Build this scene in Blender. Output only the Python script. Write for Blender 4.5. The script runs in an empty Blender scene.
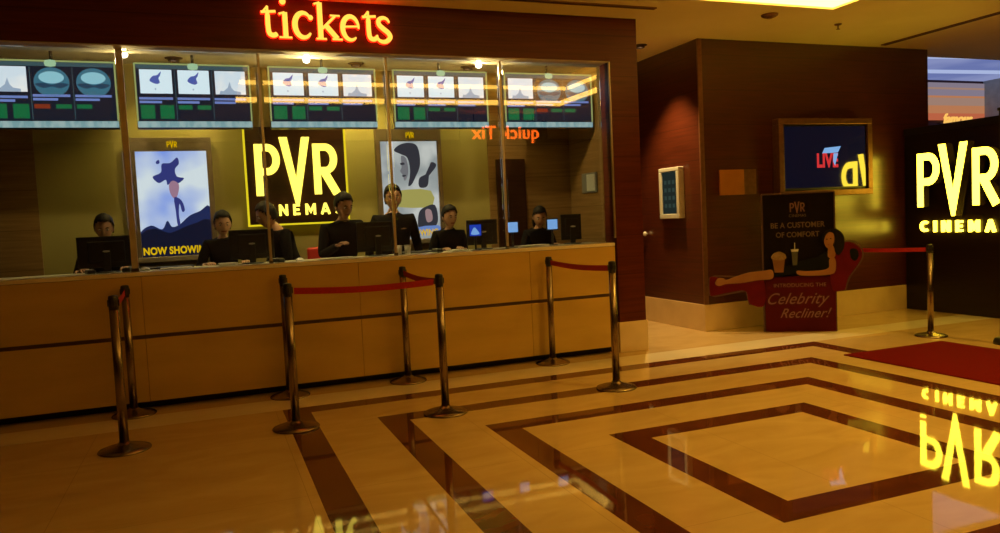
import bpy, bmesh, math, random
from mathutils import Vector, Matrix, Euler
random.seed(7)
SC = bpy.context.scene
COL = SC.collection
PI = math.pi

# ------------------------------------------------------------------ materials
MATS = {}
def _new(name):
    m = bpy.data.materials.new(name); m.use_nodes = True
    nt = m.node_tree; nt.nodes.clear()
    out = nt.nodes.new('ShaderNodeOutputMaterial')
    return m, nt, out
def pbr(name, c1, c2=None, rough=.5, metal=0., scale=6., stretch=(1, 1, 1), bump=0., detail=4., spec=.5, coat=0., rvar=0., lo=.35, hi=.65, distort=0.):
    m, nt, out = _new(name); n = nt.nodes; L = nt.links
    b = n.new('ShaderNodeBsdfPrincipled'); L.new(b.outputs[0], out.inputs[0])
    b.inputs['Roughness'].default_value = rough; b.inputs['Metallic'].default_value = metal
    b.inputs['Specular IOR Level'].default_value = spec
    if coat: b.inputs['Coat Weight'].default_value = coat; b.inputs['Coat Roughness'].default_value = .06
    c2 = c2 or tuple(min(1, x*.82) for x in c1)
    tc = n.new('ShaderNodeTexCoord'); mp = n.new('ShaderNodeMapping'); mp.inputs['Scale'].default_value = stretch
    L.new(tc.outputs['Object'], mp.inputs[0])
    no = n.new('ShaderNodeTexNoise'); no.inputs['Scale'].default_value = scale; no.inputs['Detail'].default_value = detail
    no.inputs['Distortion'].default_value = distort
    L.new(mp.outputs[0], no.inputs['Vector'])
    r = n.new('ShaderNodeValToRGB'); r.color_ramp.elements[0].position = lo; r.color_ramp.elements[1].position = hi
    r.color_ramp.elements[0].color = (*c1, 1); r.color_ramp.elements[1].color = (*c2, 1)
    L.new(no.outputs[0], r.inputs[0]); L.new(r.outputs[0], b.inputs['Base Color'])
    if rvar:
        mr = n.new('ShaderNodeMapRange'); mr.inputs[3].default_value = rough; mr.inputs[4].default_value = rough+rvar
        L.new(no.outputs[0], mr.inputs[0]); L.new(mr.outputs[0], b.inputs['Roughness'])
    if bump:
        bp = n.new('ShaderNodeBump'); bp.inputs['Strength'].default_value = bump; bp.inputs['Distance'].default_value = .002
        L.new(no.outputs[0], bp.inputs['Height']); L.new(bp.outputs[0], b.inputs['Normal'])
    MATS[name] = m; return m
def em(name, col, s):
    m, nt, out = _new(name)
    e = nt.nodes.new('ShaderNodeEmission'); e.inputs[0].default_value = (*col, 1); e.inputs[1].default_value = s
    nt.links.new(e.outputs[0], out.inputs[0]); MATS[name] = m; return m
def em_noise(name, c1, c2, s, scale=3., stretch=(1, 1, 1), lo=.4, hi=.6):
    m, nt, out = _new(name); n = nt.nodes; L = nt.links
    tc = n.new('ShaderNodeTexCoord'); mp = n.new('ShaderNodeMapping'); mp.inputs['Scale'].default_value = stretch
    L.new(tc.outputs['Object'], mp.inputs[0])
    no = n.new('ShaderNodeTexNoise'); no.inputs['Scale'].default_value = scale; L.new(mp.outputs[0], no.inputs['Vector'])
    r = n.new('ShaderNodeValToRGB'); r.color_ramp.elements[0].position = lo; r.color_ramp.elements[1].position = hi
    r.color_ramp.elements[0].color = (*c1, 1); r.color_ramp.elements[1].color = (*c2, 1)
    L.new(no.outputs[0], r.inputs[0])
    e = n.new('ShaderNodeEmission'); L.new(r.outputs[0], e.inputs[0]); e.inputs[1].default_value = s
    L.new(e.outputs[0], out.inputs[0]); MATS[name] = m; return m
def wood(name, c1, c2, rough=.35, stretch=(1.2, 1.2, 26), plank=.0, coat=.25):
    m, nt, out = _new(name); n = nt.nodes; L = nt.links
    b = n.new('ShaderNodeBsdfPrincipled'); L.new(b.outputs[0], out.inputs[0]); b.inputs['Roughness'].default_value = rough
    b.inputs['Coat Weight'].default_value = coat; b.inputs['Coat Roughness'].default_value = .25
    b.inputs['Specular IOR Level'].default_value = .2
    if coat > .5: b.inputs['Coat IOR'].default_value = 1.85; b.inputs['Coat Roughness'].default_value = .26
    tc = n.new('ShaderNodeTexCoord'); mp = n.new('ShaderNodeMapping'); mp.inputs['Scale'].default_value = stretch
    L.new(tc.outputs['Object'], mp.inputs[0])
    no = n.new('ShaderNodeTexNoise'); no.inputs['Scale'].default_value = 1.6; no.inputs['Detail'].default_value = 6; no.inputs['Distortion'].default_value = .4
    L.new(mp.outputs[0], no.inputs['Vector'])
    r = n.new('ShaderNodeValToRGB'); r.color_ramp.elements[0].position = .3; r.color_ramp.elements[1].position = .7
    r.color_ramp.elements[0].color = (*c1, 1); r.color_ramp.elements[1].color = (*c2, 1)
    L.new(no.outputs[0], r.inputs[0])
    if plank:   # thin dark joints every `plank` metres in height
        sx = n.new('ShaderNodeSeparateXYZ'); L.new(tc.outputs['Object'], sx.inputs[0])
        d = n.new('ShaderNodeMath'); d.operation = 'DIVIDE'; d.inputs[1].default_value = plank; L.new(sx.outputs[2], d.inputs[0])
        f = n.new('ShaderNodeMath'); f.operation = 'FRACT'; L.new(d.outputs[0], f.inputs[0])
        g = n.new('ShaderNodeMath'); g.operation = 'LESS_THAN'; g.inputs[1].default_value = .02; L.new(f.outputs[0], g.inputs[0])
        mx = n.new('ShaderNodeMix'); mx.data_type = 'RGBA'; L.new(g.outputs[0], mx.inputs[0]); L.new(r.outputs[0], mx.inputs[6])
        mx.inputs[7].default_value = (*[x*.75 for x in c1], 1); L.new(mx.outputs[2], b.inputs['Base Color'])
    else: L.new(r.outputs[0], b.inputs['Base Color'])
    MATS[name] = m; return m
def marble(name, c1, c2, rough=.07, joint=0.):
    m, nt, out = _new(name); n = nt.nodes; L = nt.links
    b = n.new('ShaderNodeBsdfPrincipled'); L.new(b.outputs[0], out.inputs[0]); b.inputs['Roughness'].default_value = rough
    b.inputs['Specular IOR Level'].default_value = .5
    tc = n.new('ShaderNodeTexCoord')
    no = n.new('ShaderNodeTexNoise'); no.inputs['Scale'].default_value = 1.5; no.inputs['Detail'].default_value = 8; no.inputs['Distortion'].default_value = 1.4
    mp = n.new('ShaderNodeMapping'); mp.inputs['Scale'].default_value = (1, 2.2, 1); L.new(tc.outputs['Object'], mp.inputs[0]); L.new(mp.outputs[0], no.inputs['Vector'])
    r = n.new('ShaderNodeValToRGB'); r.color_ramp.elements[0].position = .3; r.color_ramp.elements[1].position = .7
    r.color_ramp.elements[0].color = (*c1, 1); r.color_ramp.elements[1].color = (*c2, 1); L.new(no.outputs[0], r.inputs[0])
    n2 = n.new('ShaderNodeTexNoise'); n2.inputs['Scale'].default_value = 9; n2.inputs['Detail'].default_value = 3; L.new(tc.outputs['Object'], n2.inputs['Vector'])
    mr = n.new('ShaderNodeMapRange'); mr.inputs[3].default_value = rough*.7; mr.inputs[4].default_value = rough*1.5; L.new(n2.outputs[0], mr.inputs[0]); L.new(mr.outputs[0], b.inputs['Roughness'])
    n3 = n.new('ShaderNodeTexNoise'); n3.inputs['Scale'].default_value = 3.2; n3.inputs['Detail'].default_value = 2; L.new(tc.outputs['Object'], n3.inputs['Vector'])
    bp = n.new('ShaderNodeBump'); bp.inputs['Strength'].default_value = .018; bp.inputs['Distance'].default_value = .02
    L.new(n3.outputs[0], bp.inputs['Height']); L.new(bp.outputs[0], b.inputs['Normal'])
    if joint:
        br = n.new('ShaderNodeTexBrick'); br.offset = 0; br.inputs['Scale'].default_value = 1
        br.inputs['Brick Width'].default_value = joint; br.inputs['Row Height'].default_value = joint
        br.inputs['Mortar Size'].default_value = .0018; br.inputs['Mortar Smooth'].default_value = 0
        mj = n.new('ShaderNodeMapping'); mj.inputs['Location'].default_value = (-.43, -.36, 0)
        L.new(tc.outputs['Object'], mj.inputs[0]); L.new(mj.outputs[0], br.inputs['Vector'])
        L.new(r.outputs[0], br.inputs['Color1']); L.new(r.outputs[0], br.inputs['Color2'])
        br.inputs['Mortar'].default_value = (*[x*.80 for x in c1], 1)
        L.new(br.outputs[0], b.inputs['Base Color'])
    else: L.new(r.outputs[0], b.inputs['Base Color'])
    MATS[name] = m; return m
def glass_mat(name):
    m, nt, out = _new(name); n = nt.nodes; L = nt.links
    t = n.new('ShaderNodeBsdfTransparent'); t.inputs[0].default_value = (.97, .98, .95, 1)
    g = n.new('ShaderNodeBsdfGlossy'); g.inputs['Roughness'].default_value = .012
    f = n.new('ShaderNodeFresnel'); f.inputs[0].default_value = 1.75
    mx = n.new('ShaderNodeMixShader'); L.new(f.outputs[0], mx.inputs[0]); L.new(t.outputs[0], mx.inputs[1]); L.new(g.outputs[0], mx.inputs[2])
    L.new(mx.outputs[0], out.inputs[0]); MATS[name] = m; return m

marble('marble_tan', (.60, .42, .20), (.70, .51, .27), .03, joint=1.314)
marble('marble_brown', (.085, .022, .010), (.15, .042, .016), .03)
marble('marble_pale', (.80, .70, .52), (.88, .78, .62), .05)
pbr('plaster', (.86, .74, .42), (.90, .78, .46), .8, scale=2, bump=.03)
wood('mahogany', (.078, .013, .004), (.120, .023, .007), .34, plank=.42, coat=.08)
wood('mahogany_gloss', (.060, .011, .004), (.092, .018, .006), .36, plank=.42, coat=.95)
wood('mahogany_dark', (.085, .026, .010), (.14, .044, .016), .36, plank=.42)
wood('booth_wood', (.24, .14, .05), (.34, .21, .08), .35, plank=.4)
pbr('base_stone', (.66, .50, .28), (.74, .58, .34), .3, scale=3, detail=6)
pbr('counter_panel', (.60, .40, .10), (.68, .46, .12), .26, scale=1.3, stretch=(1, 1, 4), detail=5)
pbr('counter_stone', (.84, .76, .60), (.88, .82, .66), .2, scale=5)
pbr('seam', (.10, .05, .02), rough=.5)
pbr('plinth_black', (.012, .01, .01), rough=.4)
pbr('olive_wall', (.37, .32, .10), (.43, .37, .12), .75, scale=1.5)
pbr('booth_ceiling', (.80, .72, .52), rough=.8)
pbr('steel', (.33, .26, .19), (.28, .22, .16), .27, metal=1, scale=30, stretch=(1, 1, .1))
pbr('bronze_trim', (.26, .13, .07), (.21, .10, .05), .38, metal=.6, scale=20)
pbr('poster_frame', (.20, .15, .10), (.25, .19, .12), .4, metal=.3, scale=10)
pbr('frame_silver', (.55, .48, .36), rough=.35, metal=.6)
pbr('black_plastic', (.014, .014, .015), (.02, .02, .02), .38, scale=30)
pbr('black_gloss', (.006, .006, .008), (.008, .008, .01), .03, spec=1., coat=1.)
pbr('dark_panel', (.030, .012, .008), (.045, .018, .01), .22, scale=3, stretch=(1, 1, 12))
pbr('belt_red', (.52, .012, .02), (.42, .01, .016), .7, scale=60, bump=.2)
pbr('carpet_red', (.155, .003, .004), (.105, .002, .003), .95, spec=.08, scale=140, bump=.6, detail=3)
pbr('skin_warm', (.42, .22, .13), (.36, .18, .10), .5, scale=8)
pbr('skin_light', (.50, .29, .18), (.44, .25, .15), .5, scale=8)
pbr('lips', (.28, .08, .06), rough=.4)
pbr('eye_white', (.6, .58, .52), rough=.2)
pbr('eye_dark', (.02, .012, .01), rough=.15)
pbr('hair_black', (.005, .004, .004), (.010, .008, .007), .6, scale=40, stretch=(1, 1, .2), bump=.5, spec=.18)
pbr('shirt_black', (.006, .006, .008), (.010, .009, .012), .9, scale=30, bump=.2, spec=.12)
pbr('trouser_black', (.012, .012, .014), (.018, .018, .02), .85, scale=30, bump=.2)
pbr('shoe_black', (.01, .01, .01), rough=.3)
pbr('logo_tan', (.35, .2, .1), rough=.6)
pbr('white_ceramic', (.8, .78, .72), rough=.2)
pbr('paper', (.75, .7, .6), (.68, .63, .55), .8)
pbr('grey_plastic', (.20, .21, .21), (.24, .25, .24), .45)
pbr('silver_plastic', (.72, .74, .72), (.66, .68, .66), .4, metal=.2)
pbr('chair_red', (.55, .03, .02), (.48, .025, .02), .55, scale=20)
pbr('standee_black', (.006, .003, .002), (.009, .005, .003), .7, spec=.12)
pbr('standee_red', (.080, .003, .006), (.06, .002, .004), .7, spec=.12, scale=3)
pbr('standee_chair', (.13, .004, .010), (.10, .003, .008), .7, spec=.12, scale=5)
pbr('standee_edge', (.10, .05, .045), rough=.5)
pbr('standee_text', (.15, .10, .08), rough=.5)
pbr('standee_script', (.24, .12, .11), rough=.5)
pbr('standee_skin', (.34, .16, .06), (.28, .12, .045), .5, scale=6)
pbr('standee_dress', (.005, .006, .005), (.008, .009, .007), .7, spec=.1)
pbr('tub_orange', (.22, .09, .03), rough=.5)
pbr('popcorn', (.30, .20, .1), (.24, .15, .06), .7, scale=40)
pbr('cup_grey', (.10, .11, .10), rough=.3)
pbr('amber_plate', (.62, .26, .05), (.52, .20, .04), .35, metal=.3, scale=4)
pbr('post_brown', (.68, .62, .55), rough=.4, metal=.4)
pbr('sign_black', (.012, .006, .004), (.018, .009, .006), .3, scale=3, stretch=(1, 1, 12), spec=.3)
pbr('slot_dark', (.05, .022, .01), rough=.6)
pbr('rear_wall', (.10, .05, .028), (.13, .065, .03), .5, scale=2)
pbr('hall_grey', (.42, .46, .42), rough=.6)
pbr('hall_maroon', (.06, .006, .008), rough=.6)
pbr('sprinkler', (.25, .12, .04), rough=.4)
glass_mat('clear_glass')
_b = [n for n in MATS['black_gloss'].node_tree.nodes if n.type == 'BSDF_PRINCIPLED'][0]
_b.inputs['Emission Color'].default_value = (.10, .16, .55, 1); _b.inputs['Emission Strength'].default_value = .022
pbr('letter_return', (.42, .34, .22), rough=.25, metal=.8)

AMB = (1., .59, .07)
em('cove_led', (1., .56, .09), 9.)
em('lamp_lens', (1., .75, .42), 12.)
em('booth_lens', (1., .9, .7), 10.)
em('tickets_glow', (1., .56, .07), 1.6)
em('tickets_return', (1., .014, .002), 5.)
em('pvr_glow', (1., .72, .04), 9.)
em('pvr_glow_inside', (1., .80, .10), 2.6)
em('halo_led', (1., .78, .02), 1.0)
em('quick_glow', (1., .13, .008), 9.)
em('script_gold', (1., .55, .12), 1.1)
em('scr_dark', (.010, .014, .028), 1.)
em('scr_topbar', (.05, .10, .12), 1.)
em('scr_white', (.72, .88, 1.), 1.15)
em_noise('scr_white2', (.90, .92, .95), (.70, .82, .95), 1.1, 5)
em('scr_art', (.10, .16, .62), .8)
em('scr_artpale', (.42, .55, .75), .9)
em('scr_disc', (.05, .18, .27), 1.)
em('scr_disc2', (.34, .70, .85), .9)
em('scr_discdark', (.02, .06, .12), 1.)
em('scr_caption', (.22, .32, .80), .8)
em('scr_green', (.01, .20, .07), .8)
em('scr_red', (.35, .05, .02), .7)
em_noise('scr_bar', (.28, .52, .58), (.5, .7, .72), .75, 22, (1, 1, .3))
em('scr_edge', (.42, .50, .18), .8)
em('scr_mint', (.5, .8, .5), .8)
em_noise('poster_sky', (.80, .90, 1.), (.18, .32, 1.), 1.0, 1.9, lo=.42, hi=.66)
em('poster_ink', (.05, .06, .30), .8)
em('poster_rock', (.010, .012, .035), .8)
em('poster_rock2', (.022, .035, .14), .8)
em('poster_pink', (.50, .28, .42), .8)
em('poster_yellow', (1., .62, .0), .85)
em_noise('poster_pale', (.72, .74, .74), (.40, .44, .46), .9, 3)
em('poster_grey', (.045, .045, .06), .9)
em('poster_mid', (.22, .22, .25), .9)
em('poster_band', (.62, .56, .16), .7)
em('poster_blue', (.20, .34, .85), .8)
em('poster_skin', (.50, .32, .34), .8)
em('tv_navy', (.004, .006, .014), 1.)
em('tv_live', (.75, .04, .04), .9)
em('tv_blue', (.25, .50, .9), .9)
em('kiosk_screen', (.015, .022, .018), 1.)
em('kiosk_icon', (.03, .05, .04), 1.)
em('pc_blue', (.02, .06, .55), .9)
em('pc_pale', (.25, .50, 1.), .9)
em_noise('sky_panel', (.15, .19, .44), (.25, .29, .54), 1., .5)
em('sky_strip', (.42, .50, .78), 1.)
em('dusk_a', (.24, .20, .26), 1.)
em('dusk_b', (.36, .22, .17), 1.)
em('dusk_c', (.50, .20, .09), 1.)
em('dusk_d', (.52, .13, .06), 1.)

# ------------------------------------------------------------------ geometry helpers
def bx(bm, x0, x1, y0, y1, z0, z1, bev=0., seg=2, mi=0):
    vs = [bm.verts.new(p) for p in ((x0,y0,z0),(x1,y0,z0),(x1,y1,z0),(x0,y1,z0),(x0,y0,z1),(x1,y0,z1),(x1,y1,z1),(x0,y1,z1))]
    fs = [bm.faces.new([vs[i] for i in f]) for f in ((0,3,2,1),(4,5,6,7),(0,1,5,4),(1,2,6,5),(2,3,7,6),(3,0,4,7))]
    for f in fs: f.material_index = mi
    if bev:
        es = list({e for f in fs for e in f.edges})
        r = bmesh.ops.bevel(bm, geom=es, offset=bev, segments=seg, affect='EDGES', profile=.5)
        for f in r['faces']: f.material_index = mi
    return vs
def lathe(bm, prof, c=(0,0,0), n=32, mi=0):
    rings = []
    for r, z in prof:
        rings.append([bm.verts.new((c[0]+r*math.cos(2*PI*i/n), c[1]+r*math.sin(2*PI*i/n), c[2]+z)) for i in range(n)])
    for a, b in zip(rings, rings[1:]):
        for i in range(n):
            f = bm.faces.new((a[i], a[(i+1)%n], b[(i+1)%n], b[i])); f.smooth = True; f.material_index = mi
    bm.faces.new(rings[0][::-1]).material_index = mi; bm.faces.new(rings[-1]).material_index = mi
def tube(bm, pts, rads, n=10, mi=0, sq=1.):
    pts = [Vector(p) for p in pts]; rings = []
    if not hasattr(rads, '__len__'): rads = [rads]*len(pts)
    for i, p in enumerate(pts):
        d = (pts[min(i+1, len(pts)-1)]-pts[max(i-1, 0)]).normalized()
        a = Vector((0,0,1)) if abs(d.z) < .9 else Vector((1,0,0))
        u = d.cross(a).normalized(); v = d.cross(u).normalized()
        rings.append([bm.verts.new(p+(u*math.cos(2*PI*k/n)+v*math.sin(2*PI*k/n)*sq)*rads[i]) for k in range(n)])
    for a, b in zip(rings, rings[1:]):
        for k in range(n):
            f = bm.faces.new((a[k], b[k], b[(k+1)%n], a[(k+1)%n])); f.smooth = True; f.material_index = mi
    bm.faces.new(rings[0]).material_index = mi; bm.faces.new(rings[-1][::-1]).material_index = mi
def prism(bm, pts, y0, y1, mi=0):
    """outline in (x,z), extruded from y0 (front) to y1 (back)"""
    a = [bm.verts.new((x, y0, z)) for x, z in pts]; b = [bm.verts.new((x, y1, z)) for x, z in pts]
    fs = [bm.faces.new(a), bm.faces.new(b[::-1])]
    for i in range(len(pts)):
        j = (i+1) % len(pts); fs.append(bm.faces.new((a[j], a[i], b[i], b[j])))
    for f in fs: f.material_index = mi
def smooth_loop(pts, k=4, closed=True):
    out = []; n = len(pts)
    rng = range(n if closed else n-1)
    for i in rng:
        p = [Vector(pts[(i+d) % n] if closed else pts[max(0, min(n-1, i+d))]) for d in (-1, 0, 1, 2)]
        for s in range(k):
            t = s/k
            q = .5*((2*p[1])+(-p[0]+p[2])*t+(2*p[0]-5*p[1]+4*p[2]-p[3])*t*t+(-p[0]+3*p[1]-3*p[2]+p[3])*t**3)
            out.append((q.x, q.y))
    if not closed: out.append(tuple(pts[-1]))
    return out
def ribbon(bm, pts, w, y0, y1, mi=0, sc=(1, 1), off=(0, 0)):
    """flat stroke with its own width, extruded front to back"""
    if not hasattr(w, '__len__'): w = [w]*len(pts)
    P = [Vector((p[0]*sc[0]+off[0], p[1]*sc[1]+off[1])) for p in pts]; l = []; r = []
    ms = (sc[0]+sc[1])/2 if False else (abs(sc[0])+abs(sc[1]))/2
    for i, p in enumerate(P):
        d = (P[min(i+1, len(P)-1)]-P[max(i-1, 0)]); d.normalize(); nn = Vector((-d.y, d.x))*w[i]*ms/2
        if 0 < i < len(P)-1:
            a = (P[i]-P[i-1]).normalized(); b = (P[i+1]-P[i]).normalized(); c = max(.5, math.sqrt(max(0, (1+a.dot(b))/2))); nn /= c
        l.append(p+nn); r.append(p-nn)
    prism(bm, [tuple(q) for q in l]+[tuple(q) for q in r[::-1]], y0, y1, mi)
def arc(cx, cy, rx, ry, a0, a1, n=14):
    return [(cx+rx*math.cos(math.radians(a0+(a1-a0)*i/n)), cy+ry*math.sin(math.radians(a0+(a1-a0)*i/n))) for i in range(n+1)]
def ell(cx, cy, rx, ry, n=20): return arc(cx, cy, rx, ry, 0, 360-360/n, n-1)
def obj(name, bm, mat, parent=None, smooth=None):
    bmesh.ops.recalc_face_normals(bm, faces=bm.faces[:])
    me = bpy.data.meshes.new(name); bm.to_mesh(me); bm.free()
    for m in (mat if isinstance(mat, (list, tuple)) else [mat]): me.materials.append(MATS[m])
    if smooth is not None:
        for p in me.polygons: p.use_smooth = smooth
    o = bpy.data.objects.new(name, me); COL.objects.link(o)
    if parent: o.parent = parent
    return o
def B(): return bmesh.new()
def box(name, mat, parent, *a, bev=0.):
    bm = B(); bx(bm, *a, bev=bev); return obj(name, bm, mat, parent)
def thing(name, label, cat, loc=(0,0,0), rz=0., group=None, rx=0.):
    o = bpy.data.objects.new(name, None); COL.objects.link(o); o.empty_display_size = .1
    o.location = loc; o.rotation_euler = (rx, 0, rz); o['label'] = label; o['category'] = cat
    if group: o['group'] = group
    return o
def tag(o, label, cat, group=None):
    o['label'] = label; o['category'] = cat
    if group: o['group'] = group
    return o
def struct(name, bm, mat):
    o = obj(name, bm, mat); o['kind'] = 'structure'; return o
def dup(root, loc, rz, label, group=None, scale=None):
    def cp(o, par):
        c = o.copy(); COL.objects.link(c); c.parent = par
        for ch in list(o.children): cp(ch, c)
        return c
    r = cp(root, None); r.location = loc; r.rotation_euler = (0, 0, rz); r['label'] = label
    if group: r['group'] = group
    if scale: r.scale = scale
    return r
def text_mesh(name, body, mat, parent, size, x, z, y, depth=.002, align='CENTER', bold=0., shear=0., width=1.):
    cu = bpy.data.curves.new('t', 'FONT'); cu.body = body; cu.size = size; cu.extrude = depth/2; cu.align_x = align
    cu.offset = bold; cu.shear = shear; cu.space_character = 1.05
    t = bpy.data.objects.new('t', cu); COL.objects.link(t)
    dg = bpy.context.evaluated_depsgraph_get(); dg.update()
    me = bpy.data.meshes.new_from_object(t.evaluated_get(dg)); bpy.data.objects.remove(t); bpy.data.curves.remove(cu)
    me.transform(Matrix.Rotation(PI/2, 4, 'X') @ Matrix.Diagonal((width, 1, 1, 1)))
    me.transform(Matrix.Translation((x, y, z)))
    me.materials.clear(); me.materials.append(MATS[mat]); me.name = name
    o = bpy.data.objects.new(name, me); COL.objects.link(o); o.parent = parent
    return o

# ------------------------------------------------------------------ THE SETTING
CX, CY, A, S, W = 3.302, 3.661, .844, .657, .207
def build_floor():
    bm = B(); cuts = [set(), set()]
    for k in range(4):
        for c, q in ((0, CX), (1, CY)):
            for s in (-1, 1):
                cuts[c].add(round(q+s*(A+k*S), 4)); cuts[c].add(round(q+s*(A+k*S-W), 4))
    xs = sorted(cuts[0] | {-6., 20.}); ys = sorted(cuts[1] | {-4., 6.90, 14.5})
    V = {}
    def v(i, j):
        if (i, j) not in V: V[i, j] = bm.verts.new((xs[i], ys[j], 0))
        return V[i, j]
    for i in range(len(xs)-1):
        for j in range(len(ys)-1):
            mx, my = (xs[i]+xs[i+1])/2, (ys[j]+ys[j+1])/2
            d = max(abs(mx-CX), abs(my-CY)); mi = 0
            for k in range(4):
                if A+k*S-W < d < A+k*S: mi = 1
            if mi == 0 and 6.47 < my < 6.91: mi = 2  # paler band across the floor before the counter
            f = bm.faces.new((v(i, j), v(i+1, j), v(i+1, j+1), v(i, j+1))); f.material_index = mi
    r = bmesh.ops.extrude_face_region(bm, geom=bm.faces[:])
    for g in r['geom']:
        if isinstance(g, bmesh.types.BMVert): g.co.z -= .05
    struct('floor', bm, ['marble_tan', 'marble_brown', 'marble_pale'])
build_floor()

CZ = 3.55
TX0, TX1, TY0, TY1 = .55, 6.35, 1.5, 6.35      # recessed light tray
bm = B()
for a in ((-6, TX0, -4, 8.15), (TX1, 12.5, -4, 8.15), (TX0, TX1, -4, TY0), (TX0, TX1, TY1, 8.15), (4.3, 9.5, 8.15, 11.2)):
    bx(bm, a[0], a[1], a[2], a[3], CZ, CZ+.09)
t = .04
bx(bm, TX0-t-.3, TX1+t+.3, TY0-.34, TY1+.34, CZ+.52, CZ+.56)          # raised tray ceiling
for a in ((TX0-.34, TX0-.30, TY0-.34, TY1+.34), (TX1+.30, TX1+.34, TY0-.34, TY1+.34), (TX0-.3, TX1+.3, TY0-.34, TY0-.30), (TX0-.3, TX1+.3, TY1+.30, TY1+.34)):
    bx(bm, *a, CZ+.09, CZ+.52)
struct('ceiling', bm, 'plaster')
# led strip lying along the hidden ledge and the visible lip of the tray
ct = thing('cove_light', 'warm glowing light strip around the recessed ceiling tray above the hall', 'light')
for n_, a in (('led_strip', (3.4, TX1-.002, TY1-.03, TY1-.002)), ('led_strip', (TX0+.002, TX1-.002, TY0+.002, TY0+.03)), ('led_strip', (TX1-.03, TX1-.002, TY0+.03, TY1-.03))):
    box(n_, 'cove_led', ct, *a, CZ+.02, CZ+.10)
for n_, a in (('led_strip', (TX0-.2, TX1+.26, TY1+.27, TY1+.299)), ('led_strip', (TX0-.2, TX1+.26, TY0-.299, TY0-.27)), ('led_strip', (TX1+.27, TX1+.299, TY0-.25, TY1+.25))):
    box(n_, 'cove_led', ct, *a, CZ+.36, CZ+.42)

# portal of the ticket booth: fascia and right pillar
FY = 7.11
bm = B(); bx(bm, -6, 4.395, FY, 7.36, 3.10, CZ); bx(bm, 4.07, 4.395, FY, 7.36, .33, 3.10); struct('wall_front', bm, 'mahogany')
bm = B(); bx(bm, -5.9, 4.05, FY+.012, 7.4, 3.09, 3.0995); struct('trim_3', bm, 'booth_ceiling')
bm = B(); bx(bm, 4.06, 4.41, FY-.012, 7.372, 0, .33, bev=.004); struct('baseboard_front', bm, 'base_stone')
bm = B(); bx(bm, 4.052, 4.069, FY+.005, FY+.03, 1.24, 3.095, bev=.003); struct('trim_1', bm, 'frame_silver')
# booth shell
bm = B(); bx(bm, -1.56, 3.27, 8.80, 8.9, .08, 3.28); struct('wall_back', bm, 'olive_wall')
bm = B(); bx(bm, -3.4, -1.56, 8.78, 8.9, .08, 3.28); struct('wall_back_left', bm, 'booth_wood')
bm = B(); bx(bm, 3.27, 4.38, 8.78, 8.9, .08, 3.28); struct('wall_back_right', bm, 'booth_wood')
bm = B(); bx(bm, 4.38, 4.48, 7.36, 11.1, 0, CZ); struct('wall_side_right', bm, 'booth_wood')
bm = B(); bx(bm, -3.5, -3.4, 7.36, 8.9, 0, CZ); struct('wall_side_left', bm, 'booth_wood')
bm = B(); bx(bm, -3.4, 4.38, 7.36, 8.9, 3.28, 3.36); struct('ceiling_booth', bm, 'booth_ceiling')
bm = B(); bx(bm, -3.4, 4.38, 7.75, 8.78, 0.0, .08); struct('floor_booth', bm, 'plinth_black')
# dark doorway slab in the booth's back wall
dr = thing('service_door', 'dark flush door in the wood wall at the right end of the booth', 'door', (3.62, 8.78, .08))
box('door_panel', 'dark_panel', dr, -.26, .12, -.045, -.002, 0, 2.15, bev=.004)
bm = B(); tube(bm, [(.06,-.045,1.0),(.06,-.09,1.0),(-.04,-.09,1.0)], .008); obj('door_handle', bm, 'steel', dr)

# wood-clad block on the right
KX, KY = 5.637, 7.752
bm = B(); bx(bm, KX, 9.42, KY, 11.2, .33, CZ); struct('wall_right', bm, 'mahogany_gloss')
bm = B(); bx(bm, KX-.014, 9.43, KY-.014, 11.2, 0, .33, bev=.004); struct('baseboard_right', bm, 'base_stone')
bm = B(); bx(bm, KX-.012, KX+.05, KY-.012, KY+.012, .332, CZ-.002, bev=.004); struct('trim_2', bm, 'bronze_trim')
bm = B(); bx(bm, 4.48, KX, 11.1, 11.2, 0, CZ); struct('wall_corridor_end', bm, 'mahogany_dark')
bm = B(); bx(bm, -6.1, -6, -4, 7.36, 0, CZ); struct('wall_left', bm, 'rear_wall')
bm = B(); bx(bm, -6, 12.5, -4.1, -4, 0, CZ); struct('wall_behind', bm, 'rear_wall')
# ceiling slots
for i, (a, lb) in enumerate(((( 1.6, 4.37, 6.66, 6.72), 'long dark slot air diffuser in the ceiling above the ticket fascia'), ((8.42, 8.50, 3.0, 7.62), 'long dark slot air diffuser running across the ceiling over the red carpet'))):
    r = thing('slot_diffuser', lb, 'air vent', (0, 0, 0)); x0, x1, y0, y1 = a
    box('slot_insert', 'slot_dark', r, x0+.008, x1-.008, y0+.008, y1-.008, CZ-.007, CZ)
    bm = B()
    for q in ((x0, x1, y0, y0+.008), (x0, x1, y1-.008, y1), (x0, x0+.008, y0+.008, y1-.008), (x1-.008, x1, y0+.008, y1-.008)): bx(bm, *q, CZ-.012, CZ)
    obj('slot_frame', bm, 'sprinkler', r)
sp = thing('ceiling_sprinkler', 'small brown sprinkler head on the ceiling left of the bright tray corner', 'sprinkler', (6.913, 6.843, CZ))
sp['label'] = 'small brown sprinkler head hanging from the ceiling right of the round detector'
bm = B(); lathe(bm, [(.04, 0), (.038, -.012), (.014, -.016)][::-1], n=20); obj('flange', bm, 'sprinkler', sp)
bm = B(); lathe(bm, [(.022, -.062), (.022, -.058), (.008, -.056), (.008, -.014)], n=16); obj('nozzle', bm, 'sprinkler', sp)
sm = thing('smoke_detector', 'flat round brown detector on the ceiling near the wooden block corner', 'smoke detector', (5.78, 6.66, CZ))
bm = B(); lathe(bm, [(.06, -.03), (.085, -.016), (.09, 0)], n=24); obj('detector_body', bm, 'bronze_trim', sm)
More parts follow.
